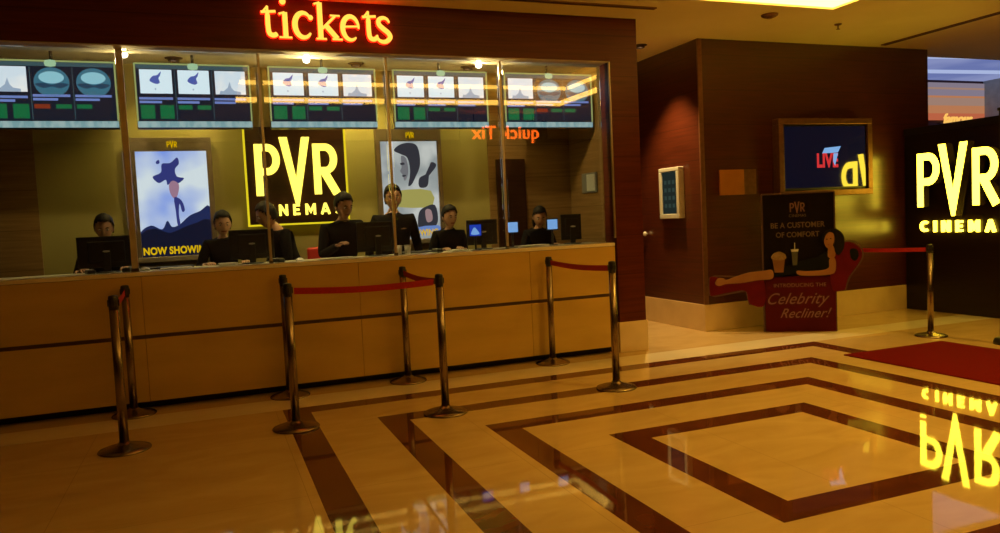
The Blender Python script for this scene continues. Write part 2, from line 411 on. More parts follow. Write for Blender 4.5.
bm = B(); lathe(bm, [(.03, -.042), (.035, -.029)], n=20); obj('sensor_cap', bm, 'sprinkler', sm)

# hall beyond, seen over the dark sign wall
bm = B(); bx(bm, 9.3, 26, 14.3, 14.4, 0, 6); struct('wall_far', bm, 'hall_maroon')
bm = B(); bx(bm, 19.35, 20.6, 13.7, 14.28, 0, 6); struct('wall_far_column', bm, 'hall_grey')
bm = B(); bx(bm, 12.5, 12.6, -4, 8.15, 0, CZ); struct('wall_far_right', bm, 'rear_wall')
ml = thing('backlit_mural', 'backlit orange and pink sunset banded mural in the hall beyond', 'mural', (0, 14.28, 0))
zz = 3.50
for m_, h in (('dusk_d', .17), ('dusk_c', .20), ('dusk_b', .20), ('dusk_c', .05), ('dusk_a', .16), ('dusk_b', .05), ('dusk_a', .12)):
    box('mural_band', m_, ml, 14, 19.33, -.05, -.001, zz, zz+h); zz += h
sk = thing('luminous_ceiling', 'blue glowing ceiling with pale light strips in the hall beyond', 'ceiling light', (0, 0, 4.52))
box('sky_panel', 'sky_panel', sk, 9.4, 26, 8.6, 14.28, 0, .06)
for (xa, ya, xb, yb) in ((12, 12.2, 25, 10.7), (12, 13.6, 25, 12.6)):
    bm = B(); d = Vector((xb-xa, yb-ya)).normalized(); nn = Vector((-d.y, d.x))*.14
    q = [(xa+nn.x, ya+nn.y), (xb+nn.x, yb+nn.y), (xb-nn.x, yb-nn.y), (xa-nn.x, ya-nn.y)]
    v0 = [bm.verts.new((x, y, -.03)) for x, y in q]; v1 = [bm.verts.new((x, y, -.001)) for x, y in q]
    bm.faces.new(v0); bm.faces.new(v1[::-1])
    for i in range(4): bm.faces.new((v0[i], v0[(i+1)%4], v1[(i+1)%4], v1[i]))
    obj('light_strip', bm, 'sky_strip', sk)
fs = thing('script_sign', 'small golden lit word sign on the dark band under the sunset mural', 'sign', (17.85, 14.2, 3.42))
text_mesh('lettering', 'famous', 'script_gold', fs, .34, .45, 0, 0, depth=.03, shear=.2, bold=.008)
box('backing_rail', 'hall_maroon', fs, -.15, 1.1, .02, .098, -.05, .02)

# ------------------------------------------------------------------ TICKET COUNTER
tc = thing('ticket_counter', 'long tan panelled ticket counter with pale stone top in front of the glass', 'counter', (0, 0, 0))
box('countertop', 'counter_stone', tc, -3.3, 4.045, FY-.004, 7.70, 1.155, 1.19, bev=.005)
xs = [-3.3, -2.1, -.55, 1.3, 3.05, 4.045]
for i in range(5):
    box('upper_panel', 'counter_panel', tc, xs[i]+.0015, xs[i+1]-.0015, FY, FY+.03, .652, 1.152, bev=.003)
    box('lower_panel', 'counter_panel', tc, xs[i]+.0015, xs[i+1]-.0015, FY+.004, FY+.034, .075, .618, bev=.003)
box('seam_strip', 'seam', tc, -3.3, 4.04, FY+.018, FY+.035, .618, .652)
box('plinth', 'plinth_black', tc, -3.3, 4.04, FY+.14, 7.66, 0, .075)
box('carcass', 'plinth_black', tc, -3.29, 4.035, FY+.036, 7.68, .076, 1.153)

# glass partition: panes and slim posts
px_ = [-1.75, -.60, .53, 1.70, 2.87, 4.045]
glz = ['clear glass pane behind the leftmost pair of stanchions, left end of counter', 'clear glass pane in front of the left film poster and the bun-haired clerk',
       'clear glass pane in front of the booth logo sign', 'clear glass pane in front of the right film poster and standing clerk', 'clear glass pane at the right end of the counter by the pillar']
for i in range(5):
    g = box('glass_pane', 'clear_glass', None, px_[i]+.0305, px_[i+1]-.0305, 7.25, 7.258, 1.192, 3.088)
    tag(g, glz[i], 'glass pane', 'glass panes above the ticket counter')
pl_ = ['broad brown glazing post left of the left film poster', 'slim glazing post crossing the left stem of the booth logo sign', 'slim glazing post in front of the standing clerk at the right poster', 'slim glazing post near the right end menu screen']
for i, x in enumerate(px_[1:5]):
    r = thing('glazing_post', pl_[i], 'post', (x, 7.254, 1.19), group='slim posts between the glass panes')
    w = .026 if i == 0 else .012
    box('post_profile', 'post_brown' if i == 0 else 'frame_silver', r, -w, w, -.012, .012, .004, 1.899, bev=.002)
    box('foot_clamp', 'steel', r, -w-.006, w+.006, -.02, .02, 0, .03, bev=.003)

# ------------------------------------------------------------------ LETTERS
def st_P(bm, h, y0, y1, ox, oz, w=.135, mi=0):
    ribbon(bm, [(w/2, 0), (w/2, 1)], w, y0, y1, mi, (h, h), (ox, oz))
    pts = [(w*.6, 1-w/2), (.24, 1-w/2)]+arc(.24, .70, .165, .30-w/2, 85, -85, 12)+[(.24, .40+w/2), (w*.6, .40+w/2)]
    ribbon(bm, pts, w, y0, y1, mi, (h, h), (ox, oz))
def pvr_letters(parent, h, depth, mat, y=0., ox=0., oz=0.):
    w = .135
    bm = B(); st_P(bm, h, y-depth, y, ox, oz); obj('letter', bm, mat, parent)
    bm = B()
    prism(bm, [(ox+h*a, oz+h*b) for a, b in ((.475, 1.13), (.625, 1.13), (.765, .32), (.905, 1.13), (1.055, 1.13), (.80, -.18), (.73, -.18))], y-depth*1.25, y, 0)
    obj('letter', bm, mat, parent)
    bm = B(); st_P(bm, h, y-depth, y, ox+1.11*h, oz)
    ribbon(bm, [(.20, .46), (.44, .0)], w*1.12, y-depth, y, 0, (h, h), (ox+1.11*h, oz)); obj('letter', bm, mat, parent)
def cinemas(parent, ch, total, depth, mat, y, ox, oz):
    w = .205
    G = {'C': [arc(.42, .5, .34, .38, 50, 310, 12)], 'I': [[(.12, 0), (.12, 1)]], 'N': [[(.12, 0), (.12, 1)], [(.12, .95), (.68, .05)], [(.68, 0), (.68, 1)]],
         'E': [[(.12, 0), (.12, 1)], [(.05, .88), (.6, .88)], [(.05, .5), (.54, .5)], [(.05, .12), (.6, .12)]],
         'M': [[(.12, 0), (.12, 1)], [(.14, .95), (.47, .3), (.80, .95)], [(.82, 0), (.82, 1)]],
         'A': [[(.08, 0), (.42, 1)], [(.42, 1), (.76, 0)], [(.2, .3), (.64, .3)]],
         'S': [[(.58, .80), (.36, .89), (.14, .76), (.20, .58), (.42, .46), (.60, .30), (.48, .13), (.28, .10), (.08, .2)]]}
    wd = {'C': .78, 'I': .24, 'N': .80, 'E': .64, 'M': .94, 'A': .84, 'S': .70}
    s = 'CINEMAS'; gap = (total/ch-sum(wd[c] for c in s))/6; x = 0
    for c in s:
        bm = B()
        for q in G[c]:
            ribbon(bm, smooth_loop(q, 3, False) if c == 'S' else q, w, y-depth, y, 0, (ch, ch), (ox+x*ch, oz))
        obj('letter', bm, mat, parent); x += wd[c]+gap

# tickets (serif, channel letters on the fascia)
tk = thing('tickets_sign', 'glowing yellow serif word tickets on the dark wood fascia above the booth', 'sign', (.567, FY, 3.188))
def tick(strokes, dots=()):
    bm = B(); sc = (.00130, .00139)
    for pts, w in strokes:
        w = [q*.87 for q in w] if hasattr(w, '__len__') else w*.87
        ribbon(bm, [(x-60, 262-y) for x, y in pts], w, -.05, -.008, 0, sc)
    for cx, cy, r in dots:
        prism(bm, [(a*sc[0], b*sc[1]) for a, b in ell(cx-60, 262-cy, r, r)], -.05, -.008)
    o = obj('letter', bm, ['tickets_glow', 'tickets_return'], tk)
    for p_ in o.data.polygons: p_.material_index = 0 if p_.normal.y < -.9 else 1
def t_strokes(o):
    return [(smooth_loop([(o+45, 62), (o+45, 120), (o+45, 190), (o+52, 232), (o+78, 244), (o+104, 232)], 4, False), [18]*3+[24]*1+[36]*16+[20]), ([(o+2, 101), (o+100, 93)], 20), ([(o+8, 105), (o+48, 62)], 14)]
def fixw(lst):
    out = []
    for p, w in lst:
        if hasattr(w, '__len__') and len(w) != len(p):
            w = [w[min(len(w)-1, int(i*len(w)/len(p)))] for i in range(len(p))]
        out.append((p, w))
    return out
tick(fixw(t_strokes(57)))
tick([([(216, 95), (216, 252)], 38), ([(172, 254), (258, 254)], 15), ([(176, 108), (216, 96)], 16)], [(206, 28, 21)])
ca = arc(338, 172, 58, 78, -38, -322, 26); wv = [16+26*abs(math.sin(PI*i/26))**.8 for i in range(27)]
tick([(ca, wv)], [(388, 122, 17)])
tick([([(452, 22), (452, 252)], 40), ([(414, 34), (455, 20)], 14), ([(420, 254), (492, 254)], 15), ([(466, 188), (555, 106)], 20), ([(522, 102), (590, 102)], 14), ([(486, 162), (566, 250)], 40), ([(530, 254), (602, 254)], 15)])
ea = arc(662, 178, 56, 76, 35, 330, 26); ea = [(x, 356-y) for x, y in ea]
ea = [(662+56*math.cos(math.radians(a)), 178-76*math.sin(math.radians(a))) for a in [-2+i*12 for i in range(27)]]
tick([(ea, [14+26*abs(math.sin(PI*i/26))**.8 for i in range(27)]), ([(612, 170), (722, 164)], 15)])
tick(fixw(t_strokes(745)))
sp_ = smooth_loop([(940, 130), (925, 108), (895, 100), (865, 115), (866, 145), (895, 172), (930, 198), (942, 228), (915, 254), (880, 257), (853, 240), (847, 214)], 4, False)
tick([(sp_, [15+25*abs(math.sin(PI*i/(len(sp_)-1)))**.9 for i in range(len(sp_))])])

# logo sign inside the booth
bs = thing('illuminated_sign', 'square dark glowing logo sign on the olive wall inside the booth', 'sign', (.445, 8.8, 1.56))
box('sign_panel', 'dark_panel', bs, 0, 1.06, -.11, -.06, 0, 1.06, bev=.006)
box('standoff_frame', 'plinth_black', bs, .12, .94, -.06, 0, .12, .94)
for a in ((-.022, -.001, -.02, 1.06), (1.061, 1.085, -.02, 1.06), (-.001, 1.061, -.02, -.001)):
    box('halo_light', 'halo_led', bs, a[0], a[1], -.10, -.07, a[2], a[3])
pvr_letters(bs, .560, .035, 'pvr_glow_inside', -.112, .085, .31)
cinemas(bs, .125, .93, .025, 'pvr_glow_inside', -.112, .075, .085)

# large logo sign wall on the right, runs towards the viewer
rs = thing('illuminated_sign', 'tall dark sign wall with big glowing logo letters beside the red carpet', 'sign', (8.95, 7.735, 0), -PI/2)
box('sign_panel', 'sign_black', rs, 0, 1.42, 0, .16, 0, 2.46, bev=.006)
box('top_rail', 'plinth_black', rs, 0, 1.42, -.012, -.001, 2.37, 2.455)
pvr_letters(rs, .700, .10, ['pvr_glow', 'letter_return'], -.03, .300, 1.395)
for o_ in rs.children:
    if o_.name.startswith('letter'):
        for p_ in o_.data.polygons: p_.material_index = 0 if p_.normal.y < -.9 else 1
cinemas(rs, .150, 1.22, .035, 'pvr_glow', -.002, .255, 1.06)

# quick tix kiosk sign hanging behind the viewer (seen only mirrored in the glass)
qs = thing('hanging_sign', 'orange red quick tix sign hung from the ceiling, mirrored in the booth glass', 'sign', (6.42, .50, 3.0), PI)
box('sign_board', 'plinth_black', qs, -.1, 1.75, .0, .06, -.08, .42, bev=.006)
for x in (.2, 1.45):
    bm = B(); tube(bm, [(x, .03, .42), (x, .03, .55)], .012); obj('hanger', bm, 'steel', qs)
text_mesh('lettering', 'quick Tix', 'quick_glow', qs, .36, .80, .07, -.012, depth=.02, bold=.006)

# ------------------------------------------------------------------ MENU SCREENS
def rect(name, mat, par, x0, x1, z0, z1, y0, y1): return box(name, mat, par, x0, x1, y0, y1, z0, z1)
def menu_screen(x0, x1, label, kinds):
    w = x1-x0; zb, zt = 0, .625
    r = thing('menu_screen', label, 'screen', (x0, 8.06, 2.52), group='film listing screens hung over the booth')
    box('housing', 'black_plastic', r, 0, w, 0, .07, zb, zt, bev=.006)
    bm = B()
    for a in ((0, w, zt-.014, zt), (0, .014, .075, zt-.014), (w-.014, w, .075, zt-.014)): bx(bm, a[0], a[1], -.012, -.001, a[2], a[3])
    obj('bezel', bm, 'scr_edge', r)
    rect('ticker_bar', 'scr_bar', r, .004, w-.004, .012, .07, -.012, -.001)
    d = rect('display', 'scr_dark', r, .016, w-.016, .075, zt-.016, -.006, -.001)
    rect('header_strip', 'scr_topbar', d, .02, w-.02, zt-.055, zt-.018, -.009, -.0065)
    tw = (w-.04)/3
    for i, k in enumerate(kinds):
        tx = .02+i*tw; g = .012
        if k == 'disc':
            bm = B(); prism(bm, ell(tx+tw/2, .425, tw*.42, .135, 26), -.010, -.0065); o = obj('film_tile', bm, 'scr_disc', d)
            bm = B(); prism(bm, ell(tx+tw/2, .468, tw*.30, .055, 22), -.012, -.0101); obj('disc_glow', bm, 'scr_disc2', o)
            bm = B(); prism(bm, smooth_loop([(tx+tw*.1, .405), (tx+tw*.3, .418), (tx+tw*.5, .40), (tx+tw*.7, .418), (tx+tw*.9, .405), (tx+tw*.7, .37), (tx+tw*.5, .385), (tx+tw*.3, .37)], 3), -.013, -.0101); obj('disc_shade', bm, 'scr_discdark', o)
            cz = .30
        else:
            o = rect('film_tile', 'scr_white2' if k == 'pale' else 'scr_white', d, tx+g*2.2, tx+tw-g*2.2, .335, .562, -.010, -.0065)
            c = tx+tw*.48
            if k == 'bird':
                bm = B(); prism(bm, smooth_loop([(c-.05, .46), (c-.02, .50), (c+.02, .51), (c+.055, .545), (c+.045, .505), (c+.03, .48), (c+.04, .44), (c+.01, .425), (c-.03, .44)], 3), -.012, -.0101)
                obj('film_art', bm, 'scr_art', o)
                rect('film_art', 'scr_artpale', o, c-.008, c+.004, .37, .385, -.012, -.0101)
            else:
                bm = B(); prism(bm, [(c-.10, .335), (c-.09, .37), (c-.06, .365), (c-.02, .40), (c, .46), (c+.015, .40), (c+.04, .37), (c+.1, .36), (c+.1, .335)], -.012, -.0101)
                obj('film_art', bm, 'scr_artpale', o)
            cz = .285
        rect('caption', 'scr_caption', d, tx+g, tx+tw-g*2.4, cz-.008, cz+.014, -.010, -.0065)
        rect('caption', 'scr_caption', d, tx+g, tx+tw*.62, cz-.042, cz-.020, -.010, -.0065)
        if k != 'pale' or i == 0:
            hh = .13 if (i == 0 and k != 'disc') else .04
            rect('show_slot', 'scr_red' if (k == 'disc' and i == 1) else 'scr_green', d, tx+g*1.5, tx+tw*.42, .225-hh, .225, -.010, -.0065)
            if i < 2: rect('show_slot', 'scr_green', d, tx+tw*.56, tx+tw-g*2, .225-hh, .225, -.010, -.0065)
        if i: rect('divider', 'scr_topbar', d, tx-.003, tx+.003, .085, .56, -.009, -.0065)
    bm = B(); prism(bm, smooth_loop([(w/2-.04, zt-.055), (w/2+.04, zt-.055), (w/2+.04, zt-.002), (w/2-.04, zt-.002)], 2), -.016, -.0125); obj('badge', bm, 'scr_mint', r)
    bm = B(); tube(bm, [(w/2, .05, zt+.0), (w/2, .05, .755)], .014); bx(bm, w/2-.05, w/2+.05, .0, .1, .745, .76); obj('ceiling_mount', bm, 'black_plastic', r)
    return r
menu_screen(-1.775, -.705, 'film listing screen cut by the left edge of the photo, two blue globes', ['pale', 'disc', 'disc'])
menu_screen(-.55, .50, 'film listing screen above the left film poster', ['bird', 'bird', 'pale'])
menu_screen(.675, 1.77, 'film listing screen above the booth logo sign', ['bird', 'bird', 'pale'])
menu_screen(1.955, 3.03, 'film listing screen above the right film poster', ['bird', 'bird', 'pale'])
menu_screen(3.235, 4.345, 'rightmost film listing screen, one white tile and two blue globes', ['pale', 'disc', 'disc'])

# ------------------------------------------------------------------ FILM POSTERS
def poster(x, z, w, h, label, kind):
    r = thing('film_poster', label, 'poster', (x, 8.8, z), group='backlit film posters on the booth wall')
    bm = B(); t = .055
    for a in ((0, w, 0, t), (0, w, h-t*2.6, h), (0, t, t, h-t*2.6), (w-t, w, t, h-t*2.6)): bx(bm, a[0], a[1], -.075, -.002, a[2], a[3], bev=.004)
    obj('poster_frame', bm, 'poster_frame', r)
    pvr_letters(r, .062, .004, 'poster_yellow', -.0775, w*.52-.05, h-.105)
    box('lower_sill', 'frame_silver', r, .01, w-.01, -.10, -.076, .0, .05, bev=.004)
    iw0, iw1, iz0, iz1 = t, w-t, t, h-t*2.6
    if kind == 'blue':
        p = rect('print', 'poster_sky', r, iw0, iw1, iz0, iz1, -.05, -.03)
        cx = w*.50; H = iz1-iz0
        F = lambda a, b: (iw0+(iw1-iw0)*a, iz0+H*b)
        def blob(nm, m, pts, d, k=4):
            bm = B(); prism(bm, smooth_loop([F(*q) for q in pts], k), -.05-d, -.0501); obj(nm, bm, m, p)
        blob('ink_splash', 'poster_ink', [(.22, .76), (.34, .80), (.36, .88), (.48, .89), (.58, .94), (.60, .88), (.54, .83), (.56, .76), (.66, .74), (.56, .69), (.50, .72), (.42, .68), (.40, .73), (.30, .70)], .004)
        blob('ink_drop', 'poster_ink', [(.28, .90), (.32, .92), (.33, .89), (.29, .88)], .003)
        blob('figure', 'poster_pink', [(.44, .68), (.50, .72), (.58, .68), (.55, .58), (.50, .55), (.45, .60)], .005)
        blob('figure', 'poster_ink', [(.50, .56), (.60, .53), (.64, .44), (.60, .42), (.57, .50), (.55, .40), (.56, .30), (.52, .30), (.51, .42)], .006, 3)
        blob('rocks', 'poster_rock2', [(.0, .24), (.15, .30), (.30, .26), (.38, .34), (.44, .28), (.55, .30), (.70, .38), (.85, .42), (1, .46), (1, .15), (0, .12)], .003)
        blob('rocks', 'poster_rock', [(.0, .22), (.2, .27), (.4, .22), (.6, .27), (.8, .31), (1, .33), (1, 0), (0, 0)], .0045, 2)
        text_mesh('poster_words', 'NOW SHOWING', 'poster_yellow', p, .105, w*.5, iz0+.025, -.056, depth=.003, bold=.004, width=.80)
    else:
        p = rect('print', 'poster_pale', r, iw0, iw1, iz0, iz1, -.05, -.03); H = iz1-iz0
        F = lambda a, b: (iw0+(iw1-iw0)*a, iz0+H*b)
        def blob(nm, m, pts, d, k=4):
            bm = B(); prism(bm, smooth_loop([F(*q) for q in pts], k), -.05-d, -.0501); obj(nm, bm, m, p)
        blob('portrait_hair', 'poster_grey', [(.24, .91), (.34, .965), (.50, .985), (.64, .96), (.69, .86), (.68, .74), (.60, .64), (.52, .56), (.46, .55), (.50, .66), (.50, .76), (.46, .84), (.36, .87)], .004)
        blob('portrait_shadow', 'poster_mid', [(.36, .85), (.44, .83), (.47, .74), (.46, .66), (.40, .60), (.37, .66), (.33, .70), (.36, .74)], .006)
        blob('portrait_shadow', 'poster_grey', [(.34, .78), (.40, .785), (.41, .765), (.35, .76)], .008, 2)
        blob('portrait_shadow', 'poster_grey', [(.36, .655), (.42, .66), (.42, .645), (.37, .64)], .008, 2)
        blob('second_figure', 'poster_grey', [(.66, .62), (.78, .66), (.92, .70), (.98, .76), (.88, .78), (.84, .66), (.80, .54), (.66, .53)], .004)
        blob('colour_band', 'poster_band', [(.10, .47), (.45, .51), (.86, .49), (.88, .34), (.5, .32), (.12, .36)], .003, 2)
        blob('small_figure', 'poster_grey', [(.62, .26), (.72, .32), (.92, .34), (.96, .18), (.86, .10), (.70, .12), (.60, .12)], .004)
        blob('small_face', 'poster_skin', [(.74, .29), (.84, .29), (.86, .19), (.76, .17)], .006)
        blob('blue_field', 'poster_blue', [(.50, .11), (.96, .13), (1, .05), (.5, .04)], .005, 2)
        text_mesh('poster_words', 'NOW SHOWING', 'poster_yellow', p, .105, w*.5, iz0+.035, -.056, depth=.003, bold=.004, width=.74)
poster(-.70, 1.215, .80, 1.30, 'blue backlit film poster with dark ink splash figure, left of the logo sign', 'blue')
poster(1.875, 1.255, .79, 1.345, 'pale grey backlit film poster with dark portrait, right of the logo sign', 'grey')

# notice panel and small fittings at the booth's right
nb = thing('notice_panel', 'small grey wall panel on the wood side wall at the right end of the booth', 'panel', (4.60-.28, 8.78, 1.86), 0)
nb.location = (4.38, 8.24, 1.765); nb.rotation_euler = (0, 0, -PI/2)
box('panel_body', 'grey_plastic', nb, -.17, .19, -.03, -.001, 0, .24, bev=.005); box('panel_face', 'silver_plastic', nb, -.03, .17, -.036, -.031, .02, .22)

# ------------------------------------------------------------------ ROPE STANCHIONS
def stanchion(loc, label):
    r = thing('stanchion', label, 'stanchion', loc, group='belt stanchions in front of the counter')
    bm = B(); lathe(bm, [(.172, 0), (.174, .006), (.168, .014), (.13, .026), (.07, .040), (.042, .052), (.034, .062)], n=40); obj('base', bm, 'steel', r)
    bm = B(); lathe(bm, [(.0315, .060), (.0315, .965)], n=28); obj('post', bm, 'steel', r)
    bm = B(); lathe(bm, [(.0325, .965), (.0325, 1.045), (.029, 1.056), (.012, 1.06)], n=28)
    bx(bm, -.012, .012, -.038, -.030, .985, 1.03, bev=.003); bx(bm, -.012, .012, .030, .038, .985, 1.03, bev=.003)
    bx(bm, -.038, -.030, -.012, .012, .985, 1.03, bev=.003); bx(bm, .030, .038, -.012, .012, .985, 1.03, bev=.003)
    obj('belt_head', bm, 'black_plastic', r)
    return r
SG = 'belt stanchions in front of the counter'
spots = [(-.64, 5.875, 'leftmost front stanchion, belt running back towards the counter'), (-.67, 7.0, 'stanchion at the counter just behind the leftmost front stanchion'),
         (.53, 5.833, 'front stanchion holding the left end of the long red belt'), (.60, 6.98, 'stanchion tucked behind the left end of the long red belt'),
         (1.655, 5.661, 'front stanchion holding the right end of the long red belt'), (1.69, 6.99, 'stanchion at the counter behind the right end of the long red belt'),
         (3.21, 7.0, 'stanchion at the counter left of the pillar'), (3.20, 5.69, 'front stanchion before the dark wood pillar on a brown stripe'),
         (7.31, 6.014, 'stanchion behind the red carpet in front of the large logo wall'), (7.05, 7.48, 'stanchion hidden behind the cinema standee')]
ST = []
for i, (x, y, lb) in enumerate(spots):
    if i == 0: ST.append(stanchion((x, y, 0), lb))
    else: ST.append(dup(ST[0], (x, y, 0), 0, lb, SG))
for s in ST: s.scale = (1, 1, 1.035)
for s in ST[8:]: s.scale = (.95,)*3
def belt(i, j):
    a = Vector(spots[i][:2]); b = Vector(spots[j][:2]); sc = ST[i].scale[0]
    d = (b-a); L = d.length; d.normalize(); n = Vector((-d.y, d.x))*.0012
    bm = B(); N = 12; fr = []; 
    for k in range(N+1):
        t = k/N; p = d*(.046+(L-.092)*t)/sc; z = 1.0-.018*math.sin(PI*t)
        fr.append([bm.verts.new((p.x+n.x*s, p.y+n.y*s, z+q)) for s, q in ((1, -.024), (1, .024), (-1, .024), (-1, -.024))])
    for p, q in zip(fr, fr[1:]):
        for m in range(4): bm.faces.new((p[m], p[(m+1)%4], q[(m+1)%4], q[m]))
    bm.faces.new(fr[0]); bm.faces.new(fr[-1][::-1])
    obj('belt', bm, 'belt_red', ST[i])
for i, j in ((0, 1), (2, 4), (5, 4), (6, 7), (8, 9)): belt(i, j)

# ------------------------------------------------------------------ RED CARPET
bm = B(); bx(bm, 5.76, 7.09, -.5, 5.71, .0, .012, bev=.004)
tag(obj('carpet', bm, 'carpet_red'), 'long red carpet lying on the marble floor beside the striped squares', 'carpet')

# ------------------------------------------------------------------ TV
tv = thing('wall_television', 'dark television in a bronze frame on the mahogany block wall', 'television', (6.72, KY, 1.60), -.036)
bm = B(); w, h, t = 1.48, .985, .075
for a in ((0, w, 0, t), (0, w, h-t, h), (0, t, t, h-t), (w-t, w, t, h-t)): bx(bm, a[0], a[1], -.13, -.001, a[2], a[3], bev=.006)
obj('wall_frame', bm, 'bronze_trim', tv)
box('housing', 'black_plastic', tv, t+.01, w-t-.01, -.10, -.001, t+.01, h-t-.01, bev=.004)
box('screen', 'black_gloss', tv, t+.025, w-t-.025, -.106, -.101, t+.035, h-t-.025)
s_ = text_mesh('live_caption', 'LIVE', 'tv_live', tv, .24, .76, .37, -.109, depth=.002, bold=.01, width=.74)
bm = B(); prism(bm, [(.68, .54), (.72, .61), (.98, .63), (.93, .55)], -.1095, -.1075); obj('live_banner', bm, 'tv_blue', tv)
bm = B(); prism(bm, [(.86, .54), (.93, .54), (.88, .38), (.85, .44)], -.1105, -.1095); obj('live_banner', bm, 'tv_blue', tv)

# amber plaque
pq = thing('wall_plaque', 'small amber square plaque on the mahogany wall left of the television', 'plaque', (5.89, KY, 1.66))
box('plate', 'amber_plate', pq, .0, .36, -.03, -.001, 0, .31, bev=.005); box('plate_rail', 'bronze_trim', pq, .37, .55, -.02, -.001, 0, .31, bev=.003)

# wall kiosk on left face of the block
kk = thing('wall_display', 'silver framed upright touch display on the corridor side of the block', 'display', (KX, 8.55, 1.40), -PI/2)
bm = B(); w, h = .44, .65
for a in ((0, w, 0, .06), (0, w, h-.05, h), (0, .055, .06, h-.05), (w-.055, w, .06, h-.05)): bx(bm, a[0], a[1], -.09, -.0, a[2], a[3], bev=.008)
obj('frame', bm, 'silver_plastic', kk)
sc_ = box('screen', 'kiosk_screen', kk, .055, w-.055, -.07, -.02, .06, h-.05)
for i in range(3):
    for j in range(4):
        box('screen_icon', 'kiosk_icon', sc_, .10+i*.09, .15+i*.09, -.073, -.0705, .14+j*.10, .19+j*.10)
# made-up white knob standing for a tiny point of light
kb = B(); lathe(kb, [(.012, 0), (.014, .02), (.03, .03), (.034, .045), (.025, .06), (.008, .066)], n=20)
ko = obj('light_dot_knob', kb, 'white_ceramic'); ko.rotation_euler = (0, -PI/2, 0); ko.location = (KX-.001, 9.0, 1.2)
tag(ko, 'made-up white knob for a small point of light on the corridor wall beside the pillar', 'button')

# ------------------------------------------------------------------ STANDEE
se = thing('cinema_standee', 'dark red cardboard standee with a woman lounging on a recliner cutout', 'standee', (6.149, 7.296, 0), math.radians(-33.2))
box('board', 'standee_black', se, 0, .80, 0, .035, .0, 1.64, bev=.004)
bm = B()
for a in ((0, .80, 1.63, 1.648), (-.010, .006, 0, 1.64), (.794, .810, 0, 1.64)): bx(bm, a[0], a[1], -.006, .036, a[2], a[3])
obj('board_edge', bm, 'standee_edge', se)
box('red_base_panel', 'standee_red', se, .012, .80, -.018, -.001, .0, .66, bev=.003)
G = lambda pts, k=4: smooth_loop([((x-266.5)*.00275, (500-y)*.00286) for x, y in pts], k)
bm = B(); prism(bm, G([(40, 270), (60, 262), (120, 275), (200, 280), (262, 268), (266, 385), (205, 378), (190, 325), (120, 328), (60, 340), (40, 335)]), -.035, -.02); o = obj('footrest', bm, 'standee_chair', se)
bm = B(); ribbon(bm, [((x-266.5)*.00275, (500-y)*.00286) for x, y in ((262, 268), (60, 258), (38, 268), (36, 338), (60, 345), (190, 322), (203, 380), (262, 388))], .014, -.034, -.028); obj('outline', bm, 'standee_edge', o)
bm = B(); prism(bm, G([(545, 330), (535, 265), (555, 180), (590, 138), (625, 138), (655, 165), (660, 195), (640, 232), (605, 280), (592, 325), (572, 332)]), -.030, -.015); o = obj('chair_back', bm, 'standee_chair', se)
bm = B(); prism(bm, G([(615, 165), (640, 165), (648, 190), (635, 212), (618, 200)]), -.034, -.0302); obj('chair_wing', bm, 'standee_dress', o)
bm = B(); ribbon(bm, smooth_loop([((x-266.5)*.00275, (500-y)*.00286) for x, y in ((590, 132), (630, 132), (660, 162), (665, 198), (642, 238), (610, 284), (595, 330))], 3, False), .012, -.028, -.022); obj('outline', bm, 'standee_edge', o)
# printed woman: relief cutout
wm = B(); 
prism(wm, G([(62, 290), (75, 268), (98, 268), (110, 275), (150, 262), (200, 248), (262, 242), (300, 240), (300, 275), (240, 280), (170, 290), (110, 292), (80, 300)]), -.050, -.036)
prism(wm, G([(400, 245), (440, 248), (500, 246), (528, 236), (530, 205), (545, 192), (556, 210), (554, 250), (535, 264), (470, 268), (410, 264)]), -.050, -.036)
prism(wm, G([(512, 130), (518, 105), (532, 92), (548, 98), (552, 120), (545, 145), (530, 158), (518, 150)]), -.056, -.04)
prism(wm, G([(530, 150), (545, 145), (556, 180), (545, 200), (525, 190)]), -.050, -.036)
o = obj('lounging_woman', wm, 'standee_skin', se)
bm = B(); prism(bm, G([(300, 236), (380, 222), (420, 205), (480, 192), (520, 172), (552, 185), (545, 215), (520, 240), (440, 248), (300, 268)]), -.048, -.034); obj('dress', bm, 'standee_dress', o)
bm = B(); prism(bm, G([(505, 125), (508, 100), (530, 82), (560, 80), (585, 100), (592, 130), (588, 160), (570, 185), (555, 175), (552, 150), (556, 118), (545, 98), (528, 96), (516, 115)]), -.052, -.036); obj('hair', bm, 'hair_black', o)
for a, b in ((522, 120), (537, 118)):
    bm = B(); prism(bm, [((x-266.5)*.00275, (500-y)*.00286) for x, y in ell(a, b, 3.4, 1.8, 10)], -.0575, -.0561); obj('eye', bm, 'eye_dark', o)
bm = B(); prism(bm, [((x-266.5)*.00275, (500-y)*.00286) for x, y in ell(528, 142, 5, 2.4, 10)], -.0575, -.0561); obj('mouth', bm, 'lips', o)
bm = B(); prism(bm, [((x-266.5)*.00275, (500-y)*.00286) for x, y in ((302, 195), (352, 195), (345, 250), (310, 250))], -.062, -.049); o = obj('popcorn_tub', bm, 'tub_orange', se)
bm = B(); prism(bm, G([(298, 192), (303, 175), (315, 168), (330, 164), (345, 170), (355, 178), (356, 194), (330, 200)]), -.066, -.052); obj('popcorn', bm, 'popcorn', o)
bm = B(); prism(bm, [((x-266.5)*.00275, (500-y)*.00286) for x, y in ((380, 165), (405, 165), (401, 222), (384, 222))], -.062, -.049); o = obj('drink_cup', bm, 'cup_grey', se)
bm = B(); prism(bm, [((x-266.5)*.00275, (500-y)*.00286) for x, y in ((377, 156), (408, 156), (406, 166), (379, 166))], -.066, -.0485); bx(bm, .345, .352, -.06, -.053, .985, 1.06); obj('lid', bm, 'silver_plastic', o)
